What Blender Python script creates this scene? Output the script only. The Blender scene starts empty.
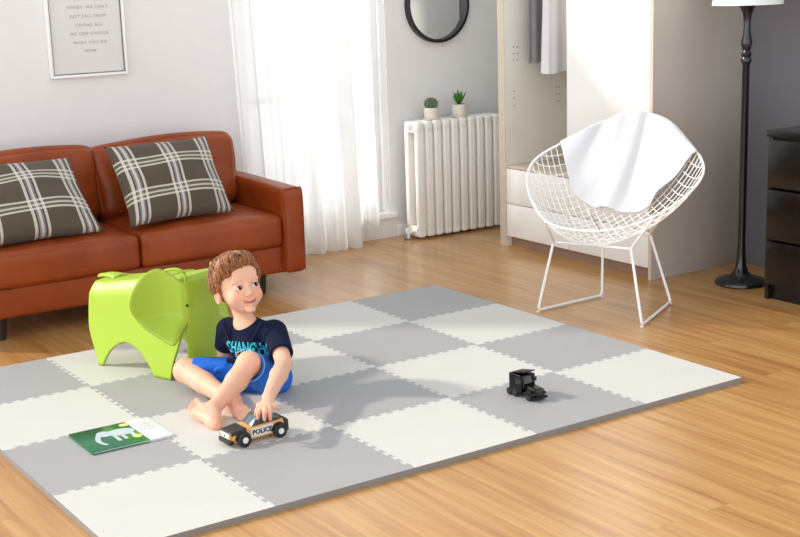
import bpy, bmesh, math, random
import numpy as np
from mathutils import Vector, Matrix, Euler, noise
from mathutils.bvhtree import BVHTree
PI = math.pi
R = math.radians
SC = bpy.context.scene
COL = SC.collection
random.seed(7)

# ------------------------------------------------------------------ camera
CAM_LOC = Vector((-3.67912687, -3.26621056, 1.54427663))
YAW, PITCH, ROLL, FPX = 0.988409711, -0.219784926, -0.0325196246, 1317.41
c_f = Vector((math.cos(PITCH) * math.cos(YAW), math.cos(PITCH) * math.sin(YAW), math.sin(PITCH)))
_r = Vector((math.sin(YAW), -math.cos(YAW), 0)); _u = _r.cross(c_f)
c_r = math.cos(ROLL) * _r + math.sin(ROLL) * _u
c_u = -math.sin(ROLL) * _r + math.cos(ROLL) * _u
cam = bpy.data.cameras.new('camera'); cam_o = bpy.data.objects.new('camera', cam); COL.objects.link(cam_o)
mw = Matrix.Identity(4)
for i in range(3):
    mw[i][0], mw[i][1], mw[i][2], mw[i][3] = c_r[i], c_u[i], -c_f[i], CAM_LOC[i]
cam_o.matrix_world = mw
cam.sensor_fit = 'HORIZONTAL'; cam.sensor_width = 36; cam.lens = FPX * 36 / 800; cam.clip_start = .05
SC.camera = cam_o

def at(x, y, d):
    """point seen at picture pixel (x, y) at forward distance d (used while measuring the figure)"""
    return CAM_LOC + d * (c_f + c_r * ((x - 400) / FPX) - c_u * ((y - 268.5) / FPX))

# ------------------------------------------------------------------ world, sun, exposure
W = bpy.data.worlds.new('daylight'); SC.world = W; W.use_nodes = True
wn = W.node_tree.nodes; wl = W.node_tree.links
bg = wn['Background']; bg.inputs[1].default_value = 1.0
# hazy bright sky, palest towards the horizon
w_tc = wn.new('ShaderNodeTexCoord'); w_sx = wn.new('ShaderNodeSeparateXYZ'); w_rp = wn.new('ShaderNodeValToRGB')
wl.new(w_tc.outputs['Generated'], w_sx.inputs[0]); wl.new(w_sx.outputs['Z'], w_rp.inputs[0])
# ... and brighter on the sun's side
w_dot = wn.new('ShaderNodeVectorMath'); w_dot.operation = 'DOT_PRODUCT'; wl.new(w_tc.outputs['Generated'], w_dot.inputs[0]); w_dot.inputs[1].default_value = (-.82, .57, 0)
w_mr = wn.new('ShaderNodeMapRange'); w_mr.inputs[1].default_value = -.2; w_mr.inputs[2].default_value = 1; w_mr.inputs[3].default_value = 1.08; w_mr.inputs[4].default_value = 1.75
wl.new(w_dot.outputs['Value'], w_mr.inputs[0])
w_vm = wn.new('ShaderNodeVectorMath'); w_vm.operation = 'SCALE'; wl.new(w_rp.outputs[0], w_vm.inputs[0]); wl.new(w_mr.outputs[0], w_vm.inputs['Scale']); wl.new(w_vm.outputs[0], bg.inputs[0])
w_rp.color_ramp.elements[0].position = 0.0; w_rp.color_ramp.elements[0].color = (1.5, 1.52, 1.55, 1)
w_rp.color_ramp.elements[1].position = .75; w_rp.color_ramp.elements[1].color = (.55, .58, .63, 1)
SUN_AZ, SUN_EL = R(-42), R(32)
sun = bpy.data.lights.new('sun', 'SUN'); sun.energy = 2.3; sun.angle = R(3.5); sun.color = (1.0, .93, .82)
sun_o = bpy.data.objects.new('sun', sun); COL.objects.link(sun_o)
sd = Vector((math.cos(SUN_AZ) * math.cos(SUN_EL), math.sin(SUN_AZ) * math.cos(SUN_EL), -math.sin(SUN_EL)))
sun_o.rotation_euler = sd.to_track_quat('-Z', 'Y').to_euler(); sun_o.location = (-4, 3, 4)
SC.view_settings.view_transform = 'Standard'; SC.view_settings.look = 'None'
SC.view_settings.gamma = 1; SC.view_settings.use_curve_mapping = False
SC.view_settings.exposure = 0.2
SC.cycles.use_denoising = True
SC.cycles.max_bounces = 10; SC.cycles.transparent_max_bounces = 24

# ------------------------------------------------------------------ materials
def srgb(r, g, b):
    f = lambda c: (c / 255 / 12.92) if c / 255 <= .04045 else ((c / 255 + .055) / 1.055) ** 2.4
    return (f(r), f(g), f(b), 1)

class NT:
    def __init__(s, name):
        s.m = bpy.data.materials.new(name); s.m.use_nodes = True
        s.t = s.m.node_tree; s.n = s.t.nodes; s.b = s.n['Principled BSDF']; s.out = s.n['Material Output']
    def add(s, typ, **k):
        n = s.n.new(typ)
        for a, v in k.items():
            setattr(n, a, v)
        return n
    def link(s, a, b):
        s.t.links.new(a, b)
    def coord(s, scale=(1, 1, 1), rot=(0, 0, 0), kind='Object'):
        tc = s.add('ShaderNodeTexCoord'); mp = s.add('ShaderNodeMapping')
        mp.inputs['Scale'].default_value = scale; mp.inputs['Rotation'].default_value = rot
        s.link(tc.outputs[kind], mp.inputs[0]); return mp.outputs[0]
    def noise(s, vec, scale, detail=3, rough=.5):
        n = s.add('ShaderNodeTexNoise'); n.inputs['Scale'].default_value = scale
        n.inputs['Detail'].default_value = detail; n.inputs['Roughness'].default_value = rough
        s.link(vec, n.inputs['Vector']); return n.outputs['Fac']
    def ramp(s, fac, stops, interp='LINEAR'):
        n = s.add('ShaderNodeValToRGB'); n.color_ramp.interpolation = interp
        e = n.color_ramp.elements
        while len(e) < len(stops): e.new(.5)
        for el, (p, c) in zip(e, stops):
            el.position = p; el.color = c if len(c) == 4 else (*c, 1)
        s.link(fac, n.inputs[0]); return n.outputs[0]
    def bump(s, h, strength, dist=.002):
        n = s.add('ShaderNodeBump'); n.inputs['Strength'].default_value = strength; n.inputs['Distance'].default_value = dist
        s.link(h, n.inputs['Height']); s.link(n.outputs[0], s.b.inputs['Normal']); return n
    def math(s, op, a, b=None):
        n = s.add('ShaderNodeMath', operation=op)
        for i, v in enumerate((a, b)):
            if v is None: continue
            if isinstance(v, (int, float)): n.inputs[i].default_value = v
            else: s.link(v, n.inputs[i])
        return n.outputs[0]
    def mix(s, fac, a, b, blend='MIX'):
        n = s.add('ShaderNodeMix', data_type='RGBA', blend_type=blend)
        for sock, v in ((n.inputs[0], fac), (n.inputs[6], a), (n.inputs[7], b)):
            if hasattr(v, 'is_linked'): s.link(v, sock)
            else: sock.default_value = v
        return n.outputs[2]

def mat(name, col, rough=.5, metal=0, var=.06, vscale=12, bump=0, bscale=60, spec=.5, coat=0, sheen=0, sss=0):
    k = NT(name); b = k.b
    v = k.coord()
    f = k.noise(v, vscale, 4)
    c0 = tuple(x * (1 - var) for x in col[:3]); c1 = tuple(min(1, x * (1 + var)) for x in col[:3])
    k.link(k.ramp(f, [(.3, c0), (.7, c1)]), b.inputs['Base Color'])
    b.inputs['Roughness'].default_value = rough; b.inputs['Metallic'].default_value = metal
    b.inputs['Specular IOR Level'].default_value = spec
    b.inputs['Coat Weight'].default_value = coat; b.inputs['Sheen Weight'].default_value = sheen
    if sss:
        b.inputs['Subsurface Weight'].default_value = sss; b.inputs['Subsurface Radius'].default_value = (.01, .004, .002)
        b.inputs['Subsurface Scale'].default_value = 1
    if bump: k.bump(k.noise(v, bscale, 3), bump)
    return k.m

M = {}
M['wall'] = mat('wall_paint', srgb(232, 230, 228), .85, var=.01, bump=.05, bscale=180)
M['darkwall'] = mat('dark_grey_wall', srgb(112, 108, 112), .85, var=.02, bump=.05, bscale=180)  # right wall, a darker grey than the back wall
M['white_gloss'] = mat('white_lacquer', srgb(240, 239, 234), .28, var=.01)
M['white_enamel'] = mat('white_enamel', srgb(242, 240, 233), .32, var=.015)
M['frame_white'] = mat('white_window_frame', srgb(244, 244, 243), .4, var=.01)
M['taupe'] = mat('taupe_laminate', srgb(188, 181, 172), .5, var=.02, vscale=5)
M['interior'] = mat('pale_grey_laminate', srgb(228, 224, 214), .5, var=.015, vscale=5)
M['taupe_edge'] = mat('beige_edge_band', srgb(205, 190, 168), .5, var=.02)
M['hole'] = mat('dark_peg_hole', srgb(140, 134, 126), .7, var=.02)
M['toe'] = mat('brown_plinth', srgb(150, 122, 100), .5, var=.05)
M['black'] = mat('black_lacquer', srgb(26, 25, 26), .22, var=.05, coat=.3)
M['blackwood'] = mat('black_brown_gloss_veneer', srgb(20, 18, 17), .18, var=.15, vscale=20, spec=.35, coat=.15)
M['black_metal'] = mat('black_metal', srgb(22, 22, 23), .35, var=.05)
M['white_metal'] = mat('white_powder_coat', srgb(244, 243, 240), .38, var=.01)
M['cloth_white'] = mat('white_cotton', srgb(206, 206, 208), .9, var=.012, bump=.15, bscale=700, sheen=.2)
M['cloth_grey'] = mat('grey_cotton', srgb(132, 130, 132), .9, var=.04, bump=.15, bscale=500)
M['cloth_pale'] = mat('pale_grey_cotton', srgb(214, 212, 213), .9, var=.02, bump=.15, bscale=500)
M['paper'] = mat('white_paper', srgb(238, 237, 234), .7, var=.01)
M['print_paper'] = mat('print_paper', srgb(222, 219, 215), .7, var=.01)
M['ink'] = mat('grey_ink', srgb(150, 148, 146), .8, var=.02)
M['frame_line'] = mat('grey_frame_rebate', srgb(120, 116, 112), .6, var=.05)
M['green'] = mat('lime_green_plastic', srgb(168, 197, 56), .40, var=.015, bump=.04, bscale=600)
M['eye_black'] = mat('black_dot', srgb(20, 24, 12), .3)
M['pot'] = mat('cream_ceramic', srgb(232, 224, 210), .5, var=.03)
M['saucer'] = mat('sand_ceramic', srgb(214, 202, 182), .6, var=.04)
M['soil'] = mat('dark_soil', srgb(60, 46, 36), .95, var=.3, vscale=80)
M['cactus'] = mat('cactus_green', srgb(74, 98, 66), .6, var=.15, vscale=40)
M['spine'] = mat('pale_spines', srgb(205, 210, 185), .7)
M['leaf'] = mat('succulent_green', srgb(66, 122, 40), .42, var=.3, vscale=18)
M['rubber'] = mat('black_rubber', srgb(28, 30, 34), .5, var=.05)
M['hub'] = mat('white_hub', srgb(226, 226, 222), .35)
M['carwood'] = mat('light_lacquered_wood', srgb(226, 168, 92), .38, var=.14, vscale=9)
M['car_black'] = mat('black_toy_paint', srgb(38, 36, 38), .35)
M['car_glass'] = mat('dark_teal_toy_paint', srgb(46, 72, 84), .18, var=.04, coat=.4)
M['car_lamp'] = mat('amber_toy_paint', srgb(214, 140, 70), .35)
M['truck'] = mat('black_gloss_plastic', srgb(9, 9, 10), .3, var=.08, spec=.3)
M['truck_trim'] = mat('dark_grey_plastic', srgb(40, 40, 43), .25)
M['shirt'] = mat('navy_jersey', srgb(20, 26, 52), .95, var=.12, vscale=30, bump=.25, bscale=260, spec=.2)
M['print_teal'] = mat('turquoise_print', srgb(52, 190, 205), .75, var=.03)
M['print_white'] = mat('white_print', srgb(226, 232, 232), .75, var=.03)
M['shorts'] = mat('cobalt_blue_cotton', srgb(10, 104, 206), .85, var=.08, vscale=25, bump=.25, bscale=220, sheen=.05)
M['shorts_trim'] = mat('pale_blue_piping', srgb(150, 196, 232), .8)
M['book_white'] = mat('book_white_cover', srgb(232, 233, 233), .4, var=.01)
M['book_green'] = None

def leather():
    k = NT('tan_leather'); v = k.coord()
    f = k.noise(v, 6, 5)
    k.link(k.ramp(f, [(.3, srgb(134, 54, 14)), (.7, srgb(156, 70, 22))]), k.b.inputs['Base Color'])
    k.b.inputs['Roughness'].default_value = .36; k.b.inputs['Specular IOR Level'].default_value = .36
    vo = k.add('ShaderNodeTexVoronoi'); vo.inputs['Scale'].default_value = 260; k.link(v, vo.inputs['Vector'])
    wr = k.noise(v, 9, 4)
    h = k.math('ADD', k.math('MULTIPLY', vo.outputs['Distance'], .18), k.math('MULTIPLY', wr, 1.6))
    k.bump(h, .35, .006); return k.m
M['leather'] = leather()
M['leg_dark'] = mat('dark_stained_wood', srgb(30, 22, 18), .4, var=.2)

def floor_mat():
    k = NT('oak_laminate_planks')
    v = k.coord(rot=(0, 0, R(90)))
    br = k.add('ShaderNodeTexBrick'); br.offset = .37; br.inputs['Scale'].default_value = 1
    br.inputs['Brick Width'].default_value = 1.22; br.inputs['Row Height'].default_value = .125
    br.inputs['Mortar Size'].default_value = .0006; br.inputs['Mortar Smooth'].default_value = .2; br.inputs['Bias'].default_value = 0
    br.inputs['Color1'].default_value = (.2, .2, .2, 1); br.inputs['Color2'].default_value = (.8, .8, .8, 1); br.inputs['Mortar'].default_value = (.0, .0, .0, 1)
    k.link(v, br.inputs['Vector'])
    sep = k.add('ShaderNodeSeparateColor'); k.link(br.outputs['Color'], sep.inputs[0])
    tc = k.add('ShaderNodeTexCoord')
    def stretched(sx, sy, scale, detail=5, rough=.6, shift=0):
        mp = k.add('ShaderNodeMapping'); mp.inputs['Scale'].default_value = (sx, sy, 1)
        k.link(tc.outputs['Object'], mp.inputs[0])
        cb = k.add('ShaderNodeCombineXYZ'); k.link(k.math('MULTIPLY', sep.outputs[0], 37.0), cb.inputs[1]); k.link(k.math('MULTIPLY', sep.outputs[0], 11.0 + shift), cb.inputs[0])
        va = k.add('ShaderNodeVectorMath', operation='ADD'); k.link(mp.outputs[0], va.inputs[0]); k.link(cb.outputs[0], va.inputs[1])
        return k.noise(va.outputs[0], scale, detail, rough)
    g1 = stretched(26, 1.1, 1.0, 6, .62)
    g2 = stretched(90, 2.2, 1.0, 4, .6, 5)
    g3 = stretched(7, .55, 1.0, 3, .5, 9)
    g = k.math('ADD', k.math('ADD', k.math('MULTIPLY', g1, .55), k.math('MULTIPLY', g2, .25)), k.math('MULTIPLY', g3, .3))
    g = k.math('ADD', g, k.math('MULTIPLY', k.math('SUBTRACT', sep.outputs[0], .5), .10))
    col = k.ramp(g, [(.34, srgb(146, 94, 46)), (.47, srgb(177, 125, 68)), (.58, srgb(196, 147, 86)), (.74, srgb(211, 169, 110))])
    seam = k.math('SUBTRACT', 1, br.outputs['Fac'])
    mx = k.mix(k.math('MULTIPLY', br.outputs['Fac'], .45), col, srgb(120, 74, 36))
    k.link(mx, k.b.inputs['Base Color'])
    k.b.inputs['Coat Weight'].default_value = .35; k.b.inputs['Coat Roughness'].default_value = .16
    rg = k.math('ADD', k.math('MULTIPLY', g2, .12), .25); k.link(rg, k.b.inputs['Roughness'])
    k.b.inputs['Specular IOR Level'].default_value = .5
    k.bump(k.math('ADD', k.math('MULTIPLY', g2, .4), seam), .12, .001)
    return k.m
M['floor'] = floor_mat()

def foam(name, c, angle):
    k = NT(name); v = k.coord(rot=(0, 0, angle))
    a = k.add('ShaderNodeTexWave', wave_type='BANDS', bands_direction='X'); a.inputs['Scale'].default_value = 38
    b = k.add('ShaderNodeTexWave', wave_type='BANDS', bands_direction='Y'); b.inputs['Scale'].default_value = 38
    k.link(v, a.inputs['Vector']); k.link(v, b.inputs['Vector'])
    h = k.math('MULTIPLY', a.outputs['Fac'], b.outputs['Fac'])
    f = k.noise(v, 5, 3)
    base = k.ramp(f, [(.3, tuple(x * .985 for x in c[:3])), (.7, tuple(min(1, x * 1.01) for x in c[:3]))])
    k.link(k.mix(k.math('MULTIPLY', k.math('SUBTRACT', 1, h), .10), base, tuple(x * .72 for x in c[:3]) + (1,)), k.b.inputs['Base Color'])
    k.b.inputs['Roughness'].default_value = .62; k.b.inputs['Specular IOR Level'].default_value = .35
    k.bump(h, .35, .0015)
    return k.m
M['foam_white'] = foam('white_eva_foam', srgb(214, 212, 204), R(45))
M['foam_edge_shade'] = mat('shaded_foam_edge', srgb(138, 134, 130), .7, var=.03)  # tile sides darker than the tops: edge shade put into the colour
M['foam_grey'] = foam('grey_eva_foam', srgb(170, 169, 168), R(45))

def glass(name, tint=(1, 1, 1, 1), gl=.06):
    k = NT(name); k.n.remove(k.b)
    t = k.add('ShaderNodeBsdfTransparent'); t.inputs[0].default_value = tint
    g = k.add('ShaderNodeBsdfGlossy'); g.inputs['Roughness'].default_value = .02
    m = k.add('ShaderNodeMixShader'); m.inputs[0].default_value = gl
    k.link(t.outputs[0], m.inputs[1]); k.link(g.outputs[0], m.inputs[2]); k.link(m.outputs[0], k.out.inputs[0]); return k.m
M['glass'] = glass('window_glass')
def sheer():
    k = NT('sheer_white_voile'); k.n.remove(k.b)
    v = k.coord(); f = k.noise(v, 300, 2)
    t = k.add('ShaderNodeBsdfTransparent'); t.inputs[0].default_value = (1, 1, 1, 1)
    d = k.add('ShaderNodeBsdfDiffuse'); d.inputs[0].default_value = srgb(247, 247, 246)
    tr = k.add('ShaderNodeBsdfTranslucent'); tr.inputs[0].default_value = srgb(247, 247, 245)
    m1 = k.add('ShaderNodeMixShader'); m1.inputs[0].default_value = .55; k.link(d.outputs[0], m1.inputs[1]); k.link(tr.outputs[0], m1.inputs[2])
    m2 = k.add('ShaderNodeMixShader'); k.link(k.math('ADD', k.math('MULTIPLY', f, .10), .87), m2.inputs[0])
    k.link(t.outputs[0], m2.inputs[1]); k.link(m1.outputs[0], m2.inputs[2]); k.link(m2.outputs[0], k.out.inputs[0]); return k.m
M['sheer'] = sheer()
k_ = NT('mirror_glass'); k_.b.inputs['Metallic'].default_value = 1; k_.b.inputs['Roughness'].default_value = .02
k_.link(k_.ramp(k_.noise(k_.coord(), 3), [(.3, (.9, .91, .91)), (.7, (.92, .93, .93))]), k_.b.inputs['Base Color']); M['mirror'] = k_.m
k_ = NT('white_lampshade'); k_.link(k_.ramp(k_.noise(k_.coord(), 200), [(.3, srgb(240, 238, 232)), (.7, srgb(248, 246, 242))]), k_.b.inputs['Base Color'])
k_.b.inputs['Roughness'].default_value = .8; k_.b.inputs['Subsurface Weight'].default_value = .3; M['shade'] = k_.m

def plaid():
    k = NT('brown_plaid_weave'); tc = k.add('ShaderNodeTexCoord')
    sp = k.add('ShaderNodeSeparateXYZ'); k.link(tc.outputs['UV'], sp.inputs[0])
    base = srgb(88, 76, 62); dark = srgb(36, 32, 34); cream = srgb(232, 224, 208); lil = srgb(150, 142, 150); khaki = srgb(122, 112, 90)
    wob = k.math('MULTIPLY', k.math('SUBTRACT', k.noise(k.coord(kind='UV'), 120, 2), .5), .006)
    u = k.math('FRACT', k.math('ADD', k.math('ADD', k.math('MULTIPLY', sp.outputs[0], 2.56), .218), wob))
    w = k.math('FRACT', k.math('ADD', k.math('ADD', k.math('MULTIPLY', sp.outputs[1], 2.5), .75), wob))
    wv = [(0, (0, 0, 0)), (.30, (1, 1, 1)), (.335, (0, 0, 0)), (.37, (.5, .5, .5))]
    C = k.ramp(u, [(0, base), (.33, cream), (.395, dark), (.43, lil), (.47, cream), (.53, lil), (.57, dark), (.61, cream), (.67, base)], 'CONSTANT')
    D = k.ramp(w, [(0, base), (.33, cream), (.39, base), (.42, khaki), (.46, cream), (.51, khaki), (.56, base), (.60, cream), (.66, base)], 'CONSTANT')
    thr = k.add('ShaderNodeTexChecker'); thr.inputs['Scale'].default_value = 220; k.link(tc.outputs['UV'], thr.inputs['Vector'])
    fine = k.noise(k.coord(kind='UV', scale=(1, 1, 1)), 260, 2)
    mx = k.mix(.5, C, D)
    lt = k.mix(.55, mx, k.mix(1.0, C, D, 'LIGHTEN'))
    fin = k.mix(k.math('MULTIPLY', fine, .35), lt, srgb(70, 64, 56))
    k.link(fin, k.b.inputs['Base Color']); k.b.inputs['Roughness'].default_value = .95; k.b.inputs['Sheen Weight'].default_value = .1
    k.bump(fine, .4, .002); return k.m
M['plaid'] = plaid()

def skin():
    k = NT('skin'); a = k.add('ShaderNodeVertexColor', layer_name='Col')
    f = k.noise(k.coord(), 60, 3)
    k.link(k.mix(k.math('MULTIPLY', f, .10), a.outputs[0], srgb(214, 140, 112)), k.b.inputs['Base Color'])
    b = k.b; b.inputs['Roughness'].default_value = .5; b.inputs['Specular IOR Level'].default_value = .35
    b.inputs['Subsurface Weight'].default_value = .22; b.inputs['Subsurface Radius'].default_value = (.012, .005, .003); b.inputs['Subsurface Scale'].default_value = 1
    return k.m
M['skin'] = skin()
def hairm():
    k = NT('auburn_hair'); v = k.coord(scale=(1, 1, 1))
    f = k.noise(v, 90, 4); g = k.noise(v, 18, 3)
    c = k.ramp(k.math('ADD', k.math('MULTIPLY', f, .6), k.math('MULTIPLY', g, .4)), [(.34, srgb(80, 46, 24)), (.5, srgb(138, 86, 48)), (.66, srgb(190, 132, 82))])
    k.link(c, k.b.inputs['Base Color']); k.b.inputs['Roughness'].default_value = .45; k.bump(f, .3, .002); return k.m
M['hair'] = hairm()
M['sclera'] = mat('eye_white', srgb(232, 228, 224), .15, var=.01)
M['iris'] = mat('dark_brown_iris', srgb(40, 22, 14), .35, spec=.2)
M['lash'] = mat('brown_lashes', srgb(70, 44, 32), .6)
M['teeth'] = mat('white_teeth', srgb(238, 232, 222), .25)

def cover():
    k = NT('green_book_cover'); v = k.coord()
    f = k.noise(v, 22, 4); g = k.noise(v, 9, 2)
    sp = k.add('ShaderNodeSeparateXYZ'); k.link(v, sp.inputs[0])
    t = k.math('ADD', k.math('MULTIPLY', k.math('ADD', sp.outputs[0], .0), 3.4), k.math('MULTIPLY', f, .55))
    k.link(k.ramp(t, [(.12, srgb(18, 104, 66)), (.42, srgb(40, 132, 70)), (.72, srgb(96, 168, 70)), (.95, srgb(170, 206, 96))]), k.b.inputs['Base Color'])
    k.b.inputs['Roughness'].default_value = .22; return k.m
M['cover'] = cover()

# ------------------------------------------------------------------ builders
TM = {}
def thing(name, label, cat, loc=(0, 0, 0), rotz=0, group=None):
    o = bpy.data.objects.new(name, None); COL.objects.link(o)
    o.empty_display_size = .1
    o.location = loc; o.rotation_euler = (0, 0, rotz); o['label'] = label; o['category'] = cat
    if group: o['group'] = group
    TM[o] = Matrix.Translation(Vector(loc)) @ Matrix.Rotation(rotz, 4, 'Z')
    return o
def tag(o, label, cat, group=None):
    o['label'] = label; o['category'] = cat
    if group: o['group'] = group
    return o
def obj(name, bm, m, parent=None, smooth=True, angle=38, world=False):
    """link a bmesh as one mesh object; world=True: the shape was laid out in world coordinates"""
    me = bpy.data.meshes.new(name)
    if world and parent is not None:
        bm.transform(TM[parent].inverted())
    bmesh.ops.recalc_face_normals(bm, faces=bm.faces)
    bm.to_mesh(me); bm.free()
    o = bpy.data.objects.new(name, me); COL.objects.link(o)
    for x in (m if isinstance(m, (list, tuple)) else [m]): me.materials.append(x)
    if smooth:
        me.shade_smooth()
        me.set_sharp_from_angle(angle=R(angle))
    if parent is not None:
        o.parent = parent
        if parent in TM: TM[o] = TM[parent]
    return o
def struct(name, bm, m, parent=None, **k):
    o = obj(name, bm, m, parent, **k)
    if parent is None: o['kind'] = 'structure'
    TM[o] = Matrix.Identity(4)
    return o
def new(): return bmesh.new()
def merge(dst, src):
    me = bpy.data.meshes.new('t'); src.to_mesh(me); src.free(); dst.from_mesh(me); bpy.data.meshes.remove(me); return dst
def box(bm, c, s, bev=0, seg=2, rot=None, piv=None, mi=0):
    b = bmesh.new(); bmesh.ops.create_cube(b, size=1)
    for v in b.verts: v.co = Vector((v.co.x * s[0], v.co.y * s[1], v.co.z * s[2]))
    if bev: bmesh.ops.bevel(b, geom=b.edges[:] + b.verts[:], offset=bev, segments=seg, profile=.5, affect='EDGES')
    mt = Matrix.Translation(Vector(c))
    if rot is not None: mt = mt @ Euler(rot).to_matrix().to_4x4()
    b.transform(mt)
    for f in b.faces: f.material_index = mi
    return merge(bm, b)
def bx(bm, x0, x1, y0, y1, z0, z1, bev=0, seg=2, mi=0):
    return box(bm, ((x0 + x1) / 2, (y0 + y1) / 2, (z0 + z1) / 2), (abs(x1 - x0), abs(y1 - y0), abs(z1 - z0)), bev, seg, mi=mi)
def lathe(bm, prof, seg=32, c=(0, 0, 0), cap=True, rot=None):
    b = bmesh.new(); rings = []
    for r, z in prof:
        if r < 1e-6: rings.append([b.verts.new((0, 0, z))])
        else: rings.append([b.verts.new((r * math.cos(2 * PI * i / seg), r * math.sin(2 * PI * i / seg), z)) for i in range(seg)])
    for A, B in zip(rings, rings[1:]):
        for i in range(seg):
            j = (i + 1) % seg
            if len(A) == 1 and len(B) == 1: continue
            if len(A) == 1: b.faces.new((A[0], B[i], B[j]))
            elif len(B) == 1: b.faces.new((A[i], A[j], B[0]))
            else: b.faces.new((A[i], A[j], B[j], B[i]))
    if cap:
        for Rg in (rings[0], rings[-1]):
            if len(Rg) > 2: b.faces.new(Rg)
    mt = Matrix.Translation(Vector(c))
    if rot is not None: mt = mt @ Euler(rot).to_matrix().to_4x4()
    b.transform(mt); bmesh.ops.recalc_face_normals(b, faces=b.faces); return merge(bm, b)
def tube(bm, pts, r, seg=8, closed=False, cap=True):
    pts = [Vector(p) for p in pts]; n = len(pts)
    rr = r if isinstance(r, (list, tuple)) else [r] * n
    up = None; rings = []
    for i in range(n):
        a = pts[(i - 1) % n] if (closed or i > 0) else pts[i]
        c = pts[(i + 1) % n] if (closed or i < n - 1) else pts[i]
        t = (c - a)
        t = t.normalized() if t.length > 1e-9 else Vector((0, 0, 1))
        if up is None:
            up = Vector((0, 0, 1)) if abs(t.z) < .9 else Vector((1, 0, 0))
        s = t.cross(up)
        if s.length < 1e-6: s = t.cross(Vector((.3, .8, .1)))
        s.normalize(); up = s.cross(t).normalized()
        rings.append([bm.verts.new(pts[i] + (s * math.cos(2 * PI * k / seg) + up * math.sin(2 * PI * k / seg)) * rr[i]) for k in range(seg)])
    m = n if closed else n - 1
    for i in range(m):
        A, B = rings[i], rings[(i + 1) % n]
        for k in range(seg):
            bm.faces.new((A[k], A[(k + 1) % seg], B[(k + 1) % seg], B[k]))
    if cap and not closed:
        bm.faces.new(rings[0]); bm.faces.new(rings[-1][::-1])
    return bm
def smoothline(pts, n=6, closed=False):
    """Catmull-Rom through the points"""
    P = [Vector(p) for p in pts]; out = []; L = len(P)
    for i in range(L if closed else L - 1):
        g = lambda j: P[j % L] if closed else P[max(0, min(L - 1, j))]
        a, b, c, d = g(i - 1), g(i), g(i + 1), g(i + 2)
        for k in range(n):
            t = k / n
            out.append(.5 * ((2 * b) + (c - a) * t + (2 * a - 5 * b + 4 * c - d) * t * t + (3 * b - a - 3 * c + d) * t ** 3))
    if not closed: out.append(P[-1])
    return out
def grid(bm, f, nu, nv, uv=False, closed=False, mi=0):
    V = [[bm.verts.new(f(i / nu, j / nv)) for j in range(nv + 1)] for i in range(nu if closed else nu + 1)]
    ul = bm.loops.layers.uv.verify() if uv else None
    for i in range(nu):
        for j in range(nv):
            i2 = (i + 1) % nu if closed else i + 1
            fc = bm.faces.new((V[i][j], V[i2][j], V[i2][j + 1], V[i][j + 1])); fc.material_index = mi
            if uv:
                for l, (a, b) in zip(fc.loops, ((i, j), (i + 1, j), (i + 1, j + 1), (i, j + 1))): l[ul].uv = (a / nu, b / nv)
    return V
def thicken(o, t, off=-1):
    md = o.modifiers.new('thickness', 'SOLIDIFY'); md.thickness = t; md.offset = off; return md
def subsurf(o, n=1):
    md = o.modifiers.new('smooth', 'SUBSURF'); md.levels = n; md.render_levels = n
def prism(bm, pts, z0, z1, mi=0):
    a = [bm.verts.new((x, y, z0)) for x, y in pts]; b = [bm.verts.new((x, y, z1)) for x, y in pts]
    n = len(pts); fs = [bm.faces.new(a[::-1]), bm.faces.new(b)]
    for i in range(n): fs.append(bm.faces.new((a[i], a[(i + 1) % n], b[(i + 1) % n], b[i])))
    for f in fs: f.material_index = mi
    return bm
def text_bm(body, size, spacing=1.0, ext=.0005, bold=0):
    cu = bpy.data.curves.new('lettering', 'FONT'); cu.body = body; cu.size = size; cu.align_x = 'CENTER'; cu.align_y = 'CENTER'
    cu.extrude = ext; cu.space_character = spacing; cu.offset = bold; cu.resolution_u = 2
    o = bpy.data.objects.new('lettering', cu); COL.objects.link(o)
    dg = bpy.context.evaluated_depsgraph_get(); dg.update()
    me = bpy.data.meshes.new_from_object(o.evaluated_get(dg))
    b = bmesh.new(); b.from_mesh(me); bpy.data.objects.remove(o); bpy.data.meshes.remove(me); bpy.data.curves.remove(cu)
    return b
# ------------------------------------------------------------------ the room
YW, XR = 3.27, 1.56
b = new(); bx(b, -5.5, 4.0, -5.0, YW + .25, -.06, 0); struct('floor', b, M['floor'], smooth=False)
WX0, WX1, WZ0, WZ1 = -.36, .575, .15, 2.12
b = new()
HW = 2.36
bx(b, -2.62, WX0, YW, YW + .16, 0, HW); bx(b, WX1, XR + .12, YW, YW + .16, 0, HW)
bx(b, WX0, WX1, YW, YW + .16, 0, WZ0); bx(b, WX0, WX1, YW, YW + .16, WZ1, HW)
struct('wall_back', b, M['wall'], smooth=False)
b = new(); bx(b, XR, XR + .12, -.6, YW, 0, HW); struct('wall_right', b, M['darkwall'], smooth=False)
# window with a mullion and a transom bar
b = new(); yf0, yf1 = YW + .05, YW + .11
t = .045
bx(b, WX0, WX0 + t, yf0, yf1, WZ0, WZ1, .004); bx(b, WX1 - t - .03, WX1 - .03, yf0, yf1, WZ0, WZ1, .004)
bx(b, WX1 - .03, WX1, yf0 - .03, yf1, WZ0, WZ1)
bx(b, WX0 + t - .002, WX1 - t - .028, yf0 + .003, yf1 - .003, WZ0, WZ0 + t, .003); bx(b, WX0 + t - .002, WX1 - t - .028, yf0 + .003, yf1 - .003, WZ1 - t, WZ1, .003)
bx(b, .06, .105, yf0, yf1, WZ0 + t, WZ1 - t, .004)
for xa, xb in ((WX0 + t, .06), (.105, WX1 - t - .03)): bx(b, xa, xb, yf0 + .005, yf1 - .005, .855, .89, .003)
win = struct('window_1', b, M['frame_white'])
b = new(); bx(b, WX0 + .02, WX1 - .02, YW + .078, YW + .082, WZ0 + .02, WZ1 - .02); obj('window_pane', b, M['glass'], win, smooth=False)
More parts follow.
